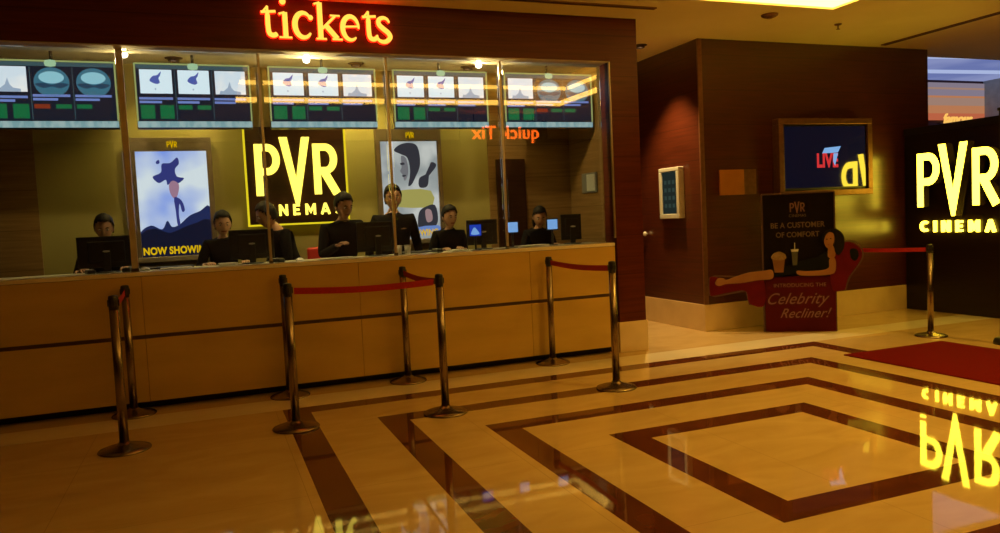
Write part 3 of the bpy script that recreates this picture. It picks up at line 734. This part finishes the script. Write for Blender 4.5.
pvr_letters(se, .105, .004, 'standee_script', -.005, .31, 1.42)
text_mesh('headline_logo', 'CINEMAS', 'standee_text', se, .045, .395, 1.36, -.005, depth=.004)
text_mesh('headline', 'BE A CUSTOMER', 'standee_text', se, .090, .39, 1.235, -.005, depth=.004, bold=.002, width=.86)
text_mesh('headline', 'OF COMFORT', 'standee_text', se, .085, .39, 1.125, -.005, depth=.004, bold=.002, width=.86)
text_mesh('strapline', 'INTRODUCING THE', 'standee_script', se, .062, .40, .535, -.021, depth=.004, width=1.0)
text_mesh('script_words', 'Celebrity', 'standee_script', se, .19, .35, .335, -.021, depth=.004, shear=.5, bold=.0, width=.9)
text_mesh('script_words', 'Recliner!', 'standee_script', se, .16, .44, .17, -.021, depth=.004, shear=.5, bold=.0, width=.9)
bm = B(); prism(bm, [(.2, 0), (.22, 0), (.22, 1.2), (.2, 1.2)], .036, .05); bx(bm, .1, .7, .036, .30, 0, .012); bx(bm, .2, .22, .036, .28, .012, .3); bx(bm, .58, .60, .036, .28, .012, .3)
obj('rear_stand', bm, 'standee_black', se)

# black upright post at the right edge
ps = thing('black_upright_post', 'slim black upright post at the right edge beside the red carpet', 'post', (7.44, 5.28, 0))
bm = B(); lathe(bm, [(.10, 0), (.10, .03), (.085, .06), (.05, .075)], n=28); obj('foot', bm, 'black_plastic', ps)
bm = B(); bx(bm, -.03, .03, -.03, .03, .07, 2.34, bev=.006); obj('shaft', bm, 'black_plastic', ps)
bm = B(); bx(bm, -.04, .04, -.04, .04, 2.34, 2.37, bev=.006); obj('cap', bm, 'black_plastic', ps)
# ------------------------------------------------------------------ PEOPLE (booth clerks)
def skinned(verts, edges, radii, sub=2):
    me = bpy.data.meshes.new('sk'); me.from_pydata(verts, edges, [])
    o = bpy.data.objects.new('sk', me); COL.objects.link(o)
    m = o.modifiers.new('s', 'SKIN'); m.use_smooth_shade = True
    sv = me.skin_vertices[0].data if len(me.skin_vertices) else None
    if sv is None:
        bmx = bmesh.new(); bmx.from_mesh(me); bmx.verts.layers.skin.verify(); bmx.to_mesh(me); bmx.free(); sv = me.skin_vertices[0].data
    for i, r in enumerate(radii):
        sv[i].radius = r if hasattr(r, '__len__') else (r, r); sv[i].use_root = (i == 0)
    s = o.modifiers.new('b', 'SUBSURF'); s.levels = sub; s.render_levels = sub
    dg = bpy.context.evaluated_depsgraph_get(); dg.update()
    r = bpy.data.meshes.new_from_object(o.evaluated_get(dg)); bpy.data.objects.remove(o); bpy.data.meshes.remove(me)
    return r
def head_bm(bm, M, female):
    """face looks along -Y; origin at the centre of the skull"""
    n0 = len(bm.verts)
    r = bmesh.ops.create_uvsphere(bm, u_segments=28, v_segments=20, radius=1.)
    for v in r['verts']:
        x, y, z = v.co
        sx, sy, sz = .076, .094, .118
        if z < -.15:                                    # jaw narrows and comes forward
            t = min(1, (-z-.15)/.85); sx *= 1-.30*t; sy *= 1-.22*t; y -= .16*t
        p = Vector((x*sx, y*sy, z*sz))
        if y < -.2:                                     # eye sockets, nose ridge, lips, chin
            for ex in (-.031, .031):
                d = math.hypot(p.x-ex, p.z-.004); p.y += .011*math.exp(-(d/.015)**2)
            w = math.exp(-(p.x/.011)**2); zz = p.z
            nose = max(0, 1-abs(zz+.018)/.032)
            p.y -= .021*w*nose
            p.y -= .006*math.exp(-(p.x/.022)**2-((zz+.062)/.012)**2)
            p.y -= .008*math.exp(-(p.x/.02)**2-((zz+.098)/.014)**2)
            p.y -= .004*math.exp(-((abs(p.x)-.03)/.02)**2-((zz-.024)/.008)**2)
        v.co = p
    fs = {f for v in r['verts'] for f in v.link_faces}
    for f in fs:
        f.smooth = True; c = f.calc_center_median()
        f.material_index = 1 if (c.y < -.05 and abs(c.x) < .023 and abs(c.z+.062) < .0075) else 0
    for s in (-1, 1):                                   # ears
        q = bmesh.ops.create_uvsphere(bm, u_segments=12, v_segments=8, radius=1.)
        for v in q['verts']:
            v.co = Vector((s*(.076+v.co.x*.009), .008+v.co.y*.018, -.008+v.co.z*.031))
            for f in v.link_faces: f.smooth = True
        for m_, rr, yy in ((2, .0125, -.0745), (3, .0068, -.0835)):
            q = bmesh.ops.create_uvsphere(bm, u_segments=12, v_segments=8, radius=rr)
            for v in q['verts']:
                v.co.z *= .7; v.co += Vector((s*.031, yy, .003))
                for f in v.link_faces: f.material_index = m_; f.smooth = True
        tube(bm, [(s*.016, -.090, .020), (s*.032, -.089, .026), (s*.047, -.078, .021)], [.0028, .0036, .002], 6, 3)   # brow
    bm.verts.ensure_lookup_table()
    for v in bm.verts[n0:]: v.co = M @ v.co
def hand_bm(bm, W, d, up, side, curl=.5, s=1.):
    """palm and five fingers from wrist W pointing along d; up = back of the hand; side=+1 if the thumb lies toward d x up"""
    d = d.normalized(); up = (up-d*up.dot(d)).normalized(); t = d.cross(up)*side
    q = bmesh.ops.create_uvsphere(bm, u_segments=14, v_segments=10, radius=1.)
    for v in q['verts']:
        a, b, c = v.co
        v.co = W+d*(.045+a*.052)*s+t*(b*.042)*s+up*(c*.015)*s
        for f in v.link_faces: f.smooth = True
    for k, (off, L) in enumerate(((.030, .070), (.010, .080), (-.011, .074), (-.031, .058))):
        p = W+d*.078*s+t*off*s; pts = [p]; ang = .12
        for seg in (.45, .32, .23):
            ang += curl*.75
            p = p+(d*math.cos(ang)-up*math.sin(ang)+t*off*.8)*(L*seg)*s; pts.append(p)
        tube(bm, pts, [.0095*s, .0088*s, .0078*s, .0055*s], 8)
    p = W+d*.028*s+t*.032*s
    tube(bm, [p, p+(d*.5+t*.8)*.032*s, p+(d*.85+t*.75-up*.25)*.055*s, p+(d*1.1+t*.55-up*.5)*.072*s], [.013*s, .011*s, .0095*s, .007*s], 8)
def person(loc, rz, label, H=1.72, lean=0., hl=(-.22, -.36, 1.12), hr=(.22, -.36, 1.12), head_yaw=0., head_pitch=0., female=False, skin='skin_warm', hair='short', twist=0., shoulder=0., curl=.4, logo=False):
    s = H/1.72; r = thing('person', label, 'person', loc, rz, 'clerks behind the ticket counter')
    Rl = Matrix.Rotation(lean, 3, 'X')
    piv = Vector((0, 0, .95))
    def L(x, y, z): return (Rl @ (Vector((x, y, z))-piv)+piv)
    sw = .158 if female else .178
    P = {'pel': Vector((0, 0, .95)), 'wst': L(0, 0, 1.07), 'chs': L(0, -.005, 1.24), 'upc': L(0, .0, 1.38), 'nck': L(0, -.005, 1.47), 'hb': L(0, -.015, 1.53)}
    sh = {-1: L(-sw, 0, 1.395+shoulder), 1: L(sw, 0, 1.395-shoulder)}
    hips = {-1: Vector((-.09, 0, .88)), 1: Vector((.09, 0, .88))}
    hand = {-1: Vector(hl), 1: Vector(hr)}
    joints = {}
    for k in (-1, 1):
        a, b = sh[k], hand[k]-Vector((0, -.0, 0)); v = b-a; D = min(v.length, .535); l1, l2 = .285, .26
        b = a+v.normalized()*D
        c = (l1*l1-l2*l2+D*D)/(2*D); hgt = math.sqrt(max(1e-5, l1*l1-c*c))
        out = Vector((k*.42, .65, -.8)); u = v.normalized(); out = (out-u*out.dot(u)).normalized()
        joints[k] = (a+u*c+out*hgt, b)
    V = [P['pel'], P['wst'], P['chs'], P['upc'], P['nck'], P['hb']]; Rr = [(.145, .11), (.125, .095), (.135, .10), (.095, .07), (.050, .053), (.05, .052)]
    if female: Rr = [(.15, .11), (.108, .085), (.115, .09), (.085, .062), (.042, .045), (.042, .045)]
    E = [(0, 1), (1, 2), (2, 3), (3, 4), (4, 5)]
    def arm(V, Rr, E, g, root):
        for k in (-1, 1):
            i = len(V); e, w = joints[k]
            V += [sh[k], sh[k].lerp(e, .5), e, e.lerp(w, .5), w]; Rr += [.044+g*1.6, .044+g, .037+g, .033+g, .025+g*1.2]
            E += [(root, i), (i, i+1), (i+1, i+2), (i+2, i+3), (i+3, i+4)]
    def leg(V, Rr, E, g, foot=True):
        for k in (-1, 1):
            i = len(V); V += [hips[k], Vector((k*.095, -.005, .50)), Vector((k*.10, .02, .09 if foot else .07))]; Rr += [.088+g, .055+g, .036+g*1.3]
            E += [(0, i), (i, i+1), (i+1, i+2)]
            if foot: V += [Vector((k*.105, -.10, .04)), Vector((k*.11, -.17, .03))]; Rr += [(.038, .03), (.03, .022)]; E += [(i+2, i+3), (i+3, i+4)]
    arm(V, Rr, E, 0, 3); leg(V, Rr, E, 0)
    Vs = [v*s for v in V]; Rs = [tuple(a*s for a in q) if hasattr(q, '__len__') else q*s for q in Rr]
    me = skinned(Vs, E, Rs, 1); bm = B(); bm.from_mesh(me)
    for f in bm.faces: f.material_index = 0; f.smooth = True
    hc = (P['hb']+Rl @ Vector((0, -.018, .075)))*s
    M = Matrix.Translation(hc) @ (Rl.to_4x4()) @ Matrix.Rotation(head_yaw, 4, 'Z') @ Matrix.Rotation(head_pitch, 4, 'X') @ Matrix.Scale(1.07*s, 4)
    head_bm(bm, M, female)
    for k in (-1, 1):
        e, w = joints[k]; hand_bm(bm, w*s, (w-e)*1., Vector((0, -.3, 1)) if abs((w-e).normalized().z) < .8 else Vector((k, 0, .1)), (1 if k < 0 else -1), curl, s)
    bmesh.ops.recalc_face_normals(bm, faces=bm.faces[:])
    m2 = bpy.data.meshes.new('body'); bm.to_mesh(m2); bm.free()
    for m in (skin, 'lips', 'eye_white', 'eye_dark'): m2.materials.append(MATS[m])
    body = bpy.data.objects.new('body', m2); COL.objects.link(body); body.parent = r
    # shirt
    g = .013
    V = [P['pel'], P['wst'], P['chs'], P['upc'], P['upc'].lerp(P['nck'], .48), P['nck']]; Rr = [(.168, .13), (.168, .122), (.180, .128), (.150, .105), (.105, .088), (.068, .070)]
    if female: Rr = [(.165, .125), (.140, .108), (.156, .122), (.130, .095), (.088, .076), (.058, .061)]
    E = [(0, 1), (1, 2), (2, 3), (3, 4), (4, 5)]; arm(V, Rr, E, g, 3)
    me = skinned([v*s for v in V], E, [tuple(a*s for a in q) if hasattr(q, '__len__') else q*s for q in Rr], 2)
    me.materials.append(MATS['shirt_black']); me.name = 'shirt'
    so = bpy.data.objects.new('shirt', me); COL.objects.link(so); so.parent = r
    if logo:
        bm = B(); c = L(.075, -.142, 1.29)*s
        prism(bm, smooth_loop([(c.x-.03, c.z-.006), (c.x, c.z+.008), (c.x+.03, c.z), (c.x, c.z-.008)], 3), c.y-.008, c.y+.012); obj('chest_emblem', bm, 'logo_tan', so)
    V = [P['pel']-Vector((0, 0, .01))]; Rr = [(.15, .118)]; E = []; leg(V, Rr, E, .014, False)
    me = skinned([v*s for v in V], E, [tuple(a*s for a in q) if hasattr(q, '__len__') else q*s for q in Rr], 1)
    me.materials.append(MATS['trouser_black']); to = bpy.data.objects.new('trousers', me); COL.objects.link(to); to.parent = r
    for k in (-1, 1):
        bm = B(); tube(bm, [Vector(q)*s for q in ((k*.10, .055, .045), (k*.102, 0, .05), (k*.105, -.09, .042), (k*.11, -.185, .03))], [.034*s, .046*s, .046*s, .028*s], 14)
        for v in bm.verts: v.co.z = max(v.co.z, .002)
        obj('shoe', bm, 'shoe_black', r)
    # hair
    bm = B(); q = bmesh.ops.create_uvsphere(bm, u_segments=28, v_segments=20, radius=1.)
    dead = []
    for v in q['verts']:
        x, y, z = v.co
        line = .60+.07*math.sin(x*4+1.3) if y < -.55 else (.60-(y+.55)*1.5 if y < .05 else -.45)
        if z < line-.12: dead.append(v)
        th = 1.10+.09*max(0, z)+.022*math.sin(x*19+y*13)*math.cos(y*15-z*11)+(.05 if abs(x) > .5 and z > .1 else 0)
        v.co = Vector((x*.076*th, y*.094*th+.004, z*.118*th+.003))
    bmesh.ops.delete(bm, geom=dead, context='VERTS')
    if hair == 'bun':
        q = bmesh.ops.create_uvsphere(bm, u_segments=14, v_segments=10, radius=.042)
        for v in q['verts']: v.co += Vector((0, .115, .03))
    if hair == 'long':
        q = bmesh.ops.create_uvsphere(bm, u_segments=16, v_segments=12, radius=1.)
        for v in q['verts']: v.co = Vector((v.co.x*.075, .055+v.co.y*.045, -.06+v.co.z*.12))
    bmesh.ops.solidify(bm, geom=bm.faces[:], thickness=.004)
    for v in bm.verts: v.co = M @ v.co
    obj('hair', bm, 'hair_black', r, smooth=True)
    return r
PZ = .08
ZC = 1.25-PZ
person((-.90, 8.06, PZ), 0.05, 'person in black at the far left desk, face over a black monitor', H=1.62, lean=.10, hl=(-.20, -.34, ZC+.02), hr=(.20, -.36, ZC+.02), head_pitch=.15, female=False)
person((.14, 8.06, PZ), 0.1, 'person in black with hair tied back beside the left film poster', H=1.61, lean=.10, hl=(-.20, -.34, ZC+.02), hr=(.18, -.36, ZC+.02), female=True, skin='skin_light', hair='bun', head_pitch=.05)
person((.84, 8.36, PZ), -1.25, 'person in black leaning forward in profile before the booth logo sign', H=1.74, lean=.36, hl=(-.16, -.30, .88), hr=(.16, -.30, .88), head_yaw=-.2, hair='short')
person((1.30, 8.04, PZ), .15, 'person in black with short hair in front of the right edge of the logo sign', H=1.76, lean=.20, hl=(-.15, -.37, ZC+.03), hr=(.24, -.37, ZC+.03), head_yaw=.25, head_pitch=.05, shoulder=-.01)
person((1.91, 8.18, PZ), -.05, 'person in black standing tall in front of the pale film poster', H=1.82, lean=.0, hl=(-.28, .02, .86), hr=(.28, .02, .86), skin='skin_warm', logo=True)
person((2.48, 8.05, PZ), .0, 'person in black with hair tied back right of the pale film poster', H=1.58, lean=.12, hl=(-.18, -.33, ZC+.04), hr=(.06, -.33, ZC+.04), female=True, skin='skin_light', hair='bun', head_yaw=.2)
person((3.58, 8.12, PZ), .0, 'person in black at the right end desk between two small blue displays', H=1.53, lean=.14, hl=(-.20, -.36, ZC+.05), hr=(.12, -.36, ZC+.05), female=True, skin='skin_warm', hair='long', head_yaw=-.2, head_pitch=.2)

# ------------------------------------------------------------------ DESK EQUIPMENT on the counter top (z 1.19)
CT = 1.19
def monitor(x, y, w, h, rz, label, dz=.045, emblem=True):
    r = thing('computer_monitor', label, 'monitor', (x, y, CT), rz, 'black monitors seen from behind on the ticket counter')
    bm = B(); bx(bm, -w/2, w/2, .0, .022, dz, dz+h, bev=.005); bx(bm, -w*.32, w*.32, -.022, .0, dz+h*.16, dz+h*.84, bev=.008); obj('screen_housing', bm, 'black_plastic', r)
    bm = B(); bx(bm, -.028, .028, -.046, -.022, .012, dz+h*.55, bev=.004); obj('stand', bm, 'black_plastic', r)
    bm = B(); lathe(bm, [(.10, 0), (.10, .007), (.07, .012)], c=(0, -.02, 0), n=28); obj('foot', bm, 'black_plastic', r)
    if emblem:
        bm = B(); prism(bm, ell(0, dz+h*.52, .03, .009, 18), -.0485 if dz+h*.52 < dz+h*.55 else -.026, -.0465 if True else 0, 0); obj('emblem', bm, 'silver_plastic', r)
    return r
monitor(-.835, 7.47, .46, .275, .06, 'black monitor at the far left desk hiding the clerk up to the chin')
monitor(.385, 7.50, .40, .275, -.03, 'black monitor below the left edge of the booth logo sign')
monitor(1.575, 7.50, .40, .295, .05, 'black monitor between the two clerks right of the logo sign')
monitor(2.72, 7.585, .34, .265, .0, 'black monitor behind the dark blue customer display')
monitor(3.74, 7.52, .24, .28, -.05, 'narrow black monitor at the right end of the counter')
def cust(x, y, w, h, z, m, label, rz=0.):
    r = thing('customer_display', label, 'display', (x, y, CT), rz, 'small blue customer displays on the ticket counter')
    bm = B(); bx(bm, -w/2-.012, w/2+.012, 0, .02, z-h/2-.012, z+h/2+.012, bev=.004); obj('housing', bm, 'black_plastic', r)
    d = box('screen', m, r, -w/2, w/2, -.003, -.0005, z-h/2, z+h/2)
    if m == 'pc_blue':
        bm = B(); prism(bm, smooth_loop([(-.045, z-h*.36), (-.035, z), (-.01, z+.03), (.02, z), (.04, z-h*.36)], 3), -.005, -.0032); obj('screen_icon', bm, 'pc_pale', d)
    bm = B(); tube(bm, [(0, .01, .008), (0, .01, z-h/2-.01)], .011); lathe(bm, [(.06, 0), (.06, .006), (.03, .010)], c=(0, .01, 0), n=24); obj('stand', bm, 'black_plastic', r)
cust(2.565, 7.36, .125, .115, .205, 'pc_blue', 'small dark blue customer display in front of a black monitor')
cust(3.01, 7.44, .115, .105, .215, 'pc_pale', 'small pale blue customer display left of the rightmost clerk', -.05)
cust(3.475, 7.44, .115, .105, .225, 'pc_pale', 'small pale blue customer display right of the rightmost clerk', -.05)
def mug(x, y, label, s=1.):
    r = thing('paper_cup', label, 'cup', (x, y, CT), group='white paper cups on the counter')
    bm = B(); lathe(bm, [(.026*s, 0), (.036*s, .09*s), (.034*s, .09*s), (.025*s, .006)], n=24); obj('cup_wall', bm, 'white_ceramic', r)
    bm = B(); lathe(bm, [(.0375*s, .086*s), (.0385*s, .094*s), (.0355*s, .094*s)], n=24); obj('rim', bm, 'paper', r)
mug(1.765, 7.40, 'white paper cup directly in front of the standing clerk, left of two')
mug(1.855, 7.40, 'white paper cup in front of the standing clerk, right of two')
def terminal(x, y, label, rz=0, m='black_plastic'):
    r = thing('card_terminal', label, 'card terminal', (x, y, CT), rz, 'card terminals on the ticket counter')
    bm = B(); bx(bm, -.035, .035, -.07, .07, 0, .035, bev=.01); obj('terminal_body', bm, m, r)
    bm = B(); bx(bm, -.026, .026, .01, .055, .0355, .040, bev=.001); obj('terminal_screen', bm, 'silver_plastic', r)
    bm = B()
    for i in range(3):
        for j in range(3): bx(bm, -.024+i*.017, -.012+i*.017, -.055+j*.018, -.043+j*.018, .0355, .040)
    obj('keypad', bm, 'grey_plastic', r)
terminal(-.96, 7.36, 'dark card terminal in front of the far left monitor', .3)
terminal(-.66, 7.38, 'dark card terminal beside the left glazing post foot', -.3)
terminal(.60, 7.38, 'dark card terminal right of the monitor below the logo sign', .5)
terminal(2.16, 7.40, 'dark card terminal between the two middle right clerks', .2)
def mouse(x, y, label, rz=0):
    bm = B(); q = bmesh.ops.create_uvsphere(bm, u_segments=18, v_segments=12, radius=1.)
    for v in q['verts']: v.co = Vector((v.co.x*.033, v.co.y*.055, max(0, v.co.z)*.034))
    bmesh.ops.remove_doubles(bm, verts=bm.verts[:], dist=1e-5)
    o = obj('computer_mouse', bm, 'white_ceramic', smooth=True); o.location = (x, y, CT); o.rotation_euler = (0, 0, rz); tag(o, label, 'mouse', 'white mice on the ticket counter')
mouse(-.53, 7.37, 'white mouse beside the foot of the broad glazing post', .9)
mouse(.80, 7.38, 'white mouse below the booth logo sign on the counter', -.7)
def papers(x, y, w, d, n, label, rz):
    r = thing('paper_stack', label, 'papers', (x, y, CT), rz, 'loose paper stacks on the ticket counter')
    for i in range(n):
        bm = B(); bx(bm, -w/2, w/2, -d/2, d/2, .0005+i*.006, .0055+i*.006, bev=.001); o = obj('sheet', bm, 'paper', r); o.rotation_euler = (0, 0, .12*(i-1)); 
papers(-.28, 7.42, .26, .18, 2, 'loose white papers under the left film poster', .1)
papers(.16, 7.42, .15, .16, 4, 'thick paper stack in front of the clerk with tied hair', -.1)
papers(1.16, 7.42, .30, .18, 2, 'loose papers in front of the red chair', .05)
papers(2.38, 7.43, .18, .14, 3, 'paper stack left of the dark blue customer display', .2)
papers(3.22, 7.43, .34, .16, 3, 'wide paper stack between the two pale blue displays', .02)
def keyboard(x, y, label):
    r = thing('keyboard', label, 'keyboard', (x, y, CT), 0, 'black keyboards on the ticket counter')
    bm = B(); bx(bm, -.21, .21, -.065, .065, 0, .014, bev=.004); obj('keyboard_body', bm, 'black_plastic', r)
    bm = B()
    for i in range(14):
        for j in range(4): bx(bm, -.20+i*.0287, -.177+i*.0287, -.055+j*.028, -.032+j*.028, .0145, .019)
    obj('keys', bm, 'grey_plastic', r)
keyboard(-.34, 7.58, 'black keyboard left of the clerk with tied hair'); keyboard(2.02, 7.60, 'black keyboard behind the card terminal near the standing clerk')
# red office chair in the booth
rc = thing('office_chair', 'red office chair between the leaning clerk and the short-haired clerk', 'chair', (1.13, 8.70, PZ), .1)
bm = B(); bx(bm, -.10, .12, -.02, .03, .86, 1.20, bev=.025, seg=3); obj('backrest', bm, 'chair_red', rc)
bm = B(); bx(bm, -.20, .20, -.40, .0, .62, .70, bev=.03, seg=3); obj('seat', bm, 'chair_red', rc)
bm = B(); tube(bm, [(0, .0, .64), (0, .05, .70), (0, .04, .95)], .016); obj('back_support', bm, 'black_plastic', rc)
bm = B(); tube(bm, [(0, -.2, .08), (0, -.2, .62)], .028); obj('gas_lift', bm, 'steel', rc)
for k in range(5):
    a = k*2*PI/5; bm = B(); tube(bm, [(0, -.2, .10), (.2*math.cos(a), -.2+.2*math.sin(a), .06)], [.022, .014]); lg = obj('leg', bm, 'black_plastic', rc)
    bm = B(); lathe(bm, [(.02, 0), (.024, .02), (.015, .045)], c=(.2*math.cos(a), -.2+.2*math.sin(a), 0.002), n=14); obj('caster', bm, 'black_plastic', lg)

# ------------------------------------------------------------------ LIGHTS
def downlight(x, y, z, power, label, col=(1., .62, .20), ang=100, blend=.8, group='recessed downlights', lens='lamp_lens', rad=.05, name='downlight_and_fill'):  # corridor lamp aside, these are unseen lamps added to brighten hall and booth
    r = thing(name, label, 'ceiling light', (x, y, z), group=group)
    bm = B(); prof = [(.045, -.001), (.047, -.034), (.053, -.034), (.060, -.008), (.085, -.005), (.086, 0), (.045, -.001)]; N = 28; rings = []
    for q, z_ in prof[:-1]: rings.append([bm.verts.new((q*math.cos(2*PI*i/N), q*math.sin(2*PI*i/N), z_)) for i in range(N)])
    for a, b in zip(rings, rings[1:]+rings[:1]):
        for i in range(N): bm.faces.new((a[i], a[(i+1)%N], b[(i+1)%N], b[i])).smooth = True
    obj('trim_ring', bm, 'slot_dark', r)
    bm = B(); lathe(bm, [(.040, -.003), (.040, 0)], n=24); obj('lamp_lens', bm, lens, r)
    ld = bpy.data.lights.new('lamp', 'SPOT'); ld.energy = power; ld.color = col; ld.spot_size = math.radians(ang); ld.spot_blend = blend; ld.shadow_soft_size = rad
    o = bpy.data.objects.new('lamp', ld); COL.objects.link(o); o.parent = r; o.location = (0, 0, -.04)
    return r
#LIGHTS
BC = (1., .74, .30)
def booth_spot(x, y, power, label):
    r = thing('booth_spotlight', label, 'spotlight', (x, y, 3.28), group='small bright spotlights in the booth ceiling')
    bm = B(); tube(bm, [(0, 0, 0), (0, 0, -.12)], .009); lathe(bm, [(.035, -.012), (.035, 0)], n=20); obj('stem', bm, 'frame_silver', r)
    bm = B(); lathe(bm, [(.034, -.155), (.040, -.12), (.02, -.105)], n=24); obj('lamp_cup', bm, 'frame_silver', r)
    bm = B(); lathe(bm, [(.014, -.196), (.028, -.188), (.034, -.170), (.030, -.156)], n=24); obj('bulb', bm, 'booth_lens', r)
    ld = bpy.data.lights.new('lamp', 'POINT'); ld.energy = power; ld.color = BC; ld.shadow_soft_size = .03
    o = bpy.data.objects.new('lamp', ld); COL.objects.link(o); o.parent = r; o.location = (0, 0, -.235)
for x, lb, p in ((-.585, 'bright booth spotlight between the two left listing screens', 16), (1.0, 'bright booth spotlight over the listing screen of the logo sign', 52), (2.76, 'bright booth spotlight over the right poster listing screen', 36)):
    booth_spot(x, 7.56, p, lb)
for x, lb, p in ((-.2, 'added unseen fill lamp above the left film poster', 55), (1.65, 'added unseen fill lamp above the gap right of the logo sign', 95), (2.95, 'added unseen fill lamp near the right end screen', 34)):
    downlight(x, 8.45, 3.28, p, lb, (1., .76, .22), 120, .7, 'added fill lamps at the rear of the booth ceiling', 'booth_lens', .04)  # unseen lamps added to lift the booth's back wall
downlight(5.12, 8.20, CZ, 420, 'downlight over the narrow corridor right of the pillar', (1., .66, .22), 84, .6)
downlight(8.95, 5.9, CZ, 60, 'added unseen fill lamp over the floor in front of the large logo wall', AMB, 110, .9)  # this lamp and the next are added to brighten the right of the hall
downlight(7.6, 4.0, CZ, 240, 'added unseen fill lamp over the middle of the red carpet', AMB, 130, .9)
downlight(4.9, 3.4, CZ+.52, 370, 'added fill lamp inside the ceiling tray over the centre of the marble squares', AMB, 125, .9)  # tray lamps added so the floor squares get more light
downlight(3.0, 1.6, CZ+.52, 80, 'added fill lamp inside the ceiling tray nearest the viewer', AMB, 125, .9)

w = bpy.data.worlds.new('World'); SC.world = w; w.use_nodes = True
w.node_tree.nodes['Background'].inputs[0].default_value = (1., .55, .16, 1); w.node_tree.nodes['Background'].inputs[1].default_value = .01

# ------------------------------------------------------------------ CAMERA
yaw, pit, rol = math.radians(-20.946), math.radians(-3.591), math.radians(-2.686)
fw = Vector((-math.sin(yaw)*math.cos(pit), math.cos(yaw)*math.cos(pit), math.sin(pit)))
rt = Vector((math.cos(yaw), math.sin(yaw), 0)); up = rt.cross(fw)
r2 = rt*math.cos(rol)+up*math.sin(rol); u2 = up*math.cos(rol)-rt*math.sin(rol)
cd = bpy.data.cameras.new('Camera'); cam = bpy.data.objects.new('Camera', cd); COL.objects.link(cam)
M = Matrix(((r2.x, u2.x, -fw.x, 0), (r2.y, u2.y, -fw.y, 0), (r2.z, u2.z, -fw.z, 1.5), (0, 0, 0, 1)))
cam.matrix_world = M; cd.sensor_width = 36; cd.sensor_fit = 'HORIZONTAL'; cd.lens = 758.65*36/1000; cd.clip_start = .05; cd.clip_end = 200
SC.camera = cam
SC.view_settings.view_transform = 'Standard'; SC.view_settings.look = 'None'; SC.view_settings.gamma = 1; SC.view_settings.exposure = -0.12
SC.view_settings.use_curve_mapping = False
SC.cycles.max_bounces = 8; SC.cycles.diffuse_bounces = 4; SC.cycles.glossy_bounces = 5; SC.cycles.transparent_max_bounces = 16
SC.cycles.sample_clamp_indirect = 4.0; SC.cycles.use_denoising = True
SC.cycles.caustics_reflective = False; SC.cycles.caustics_refractive = False
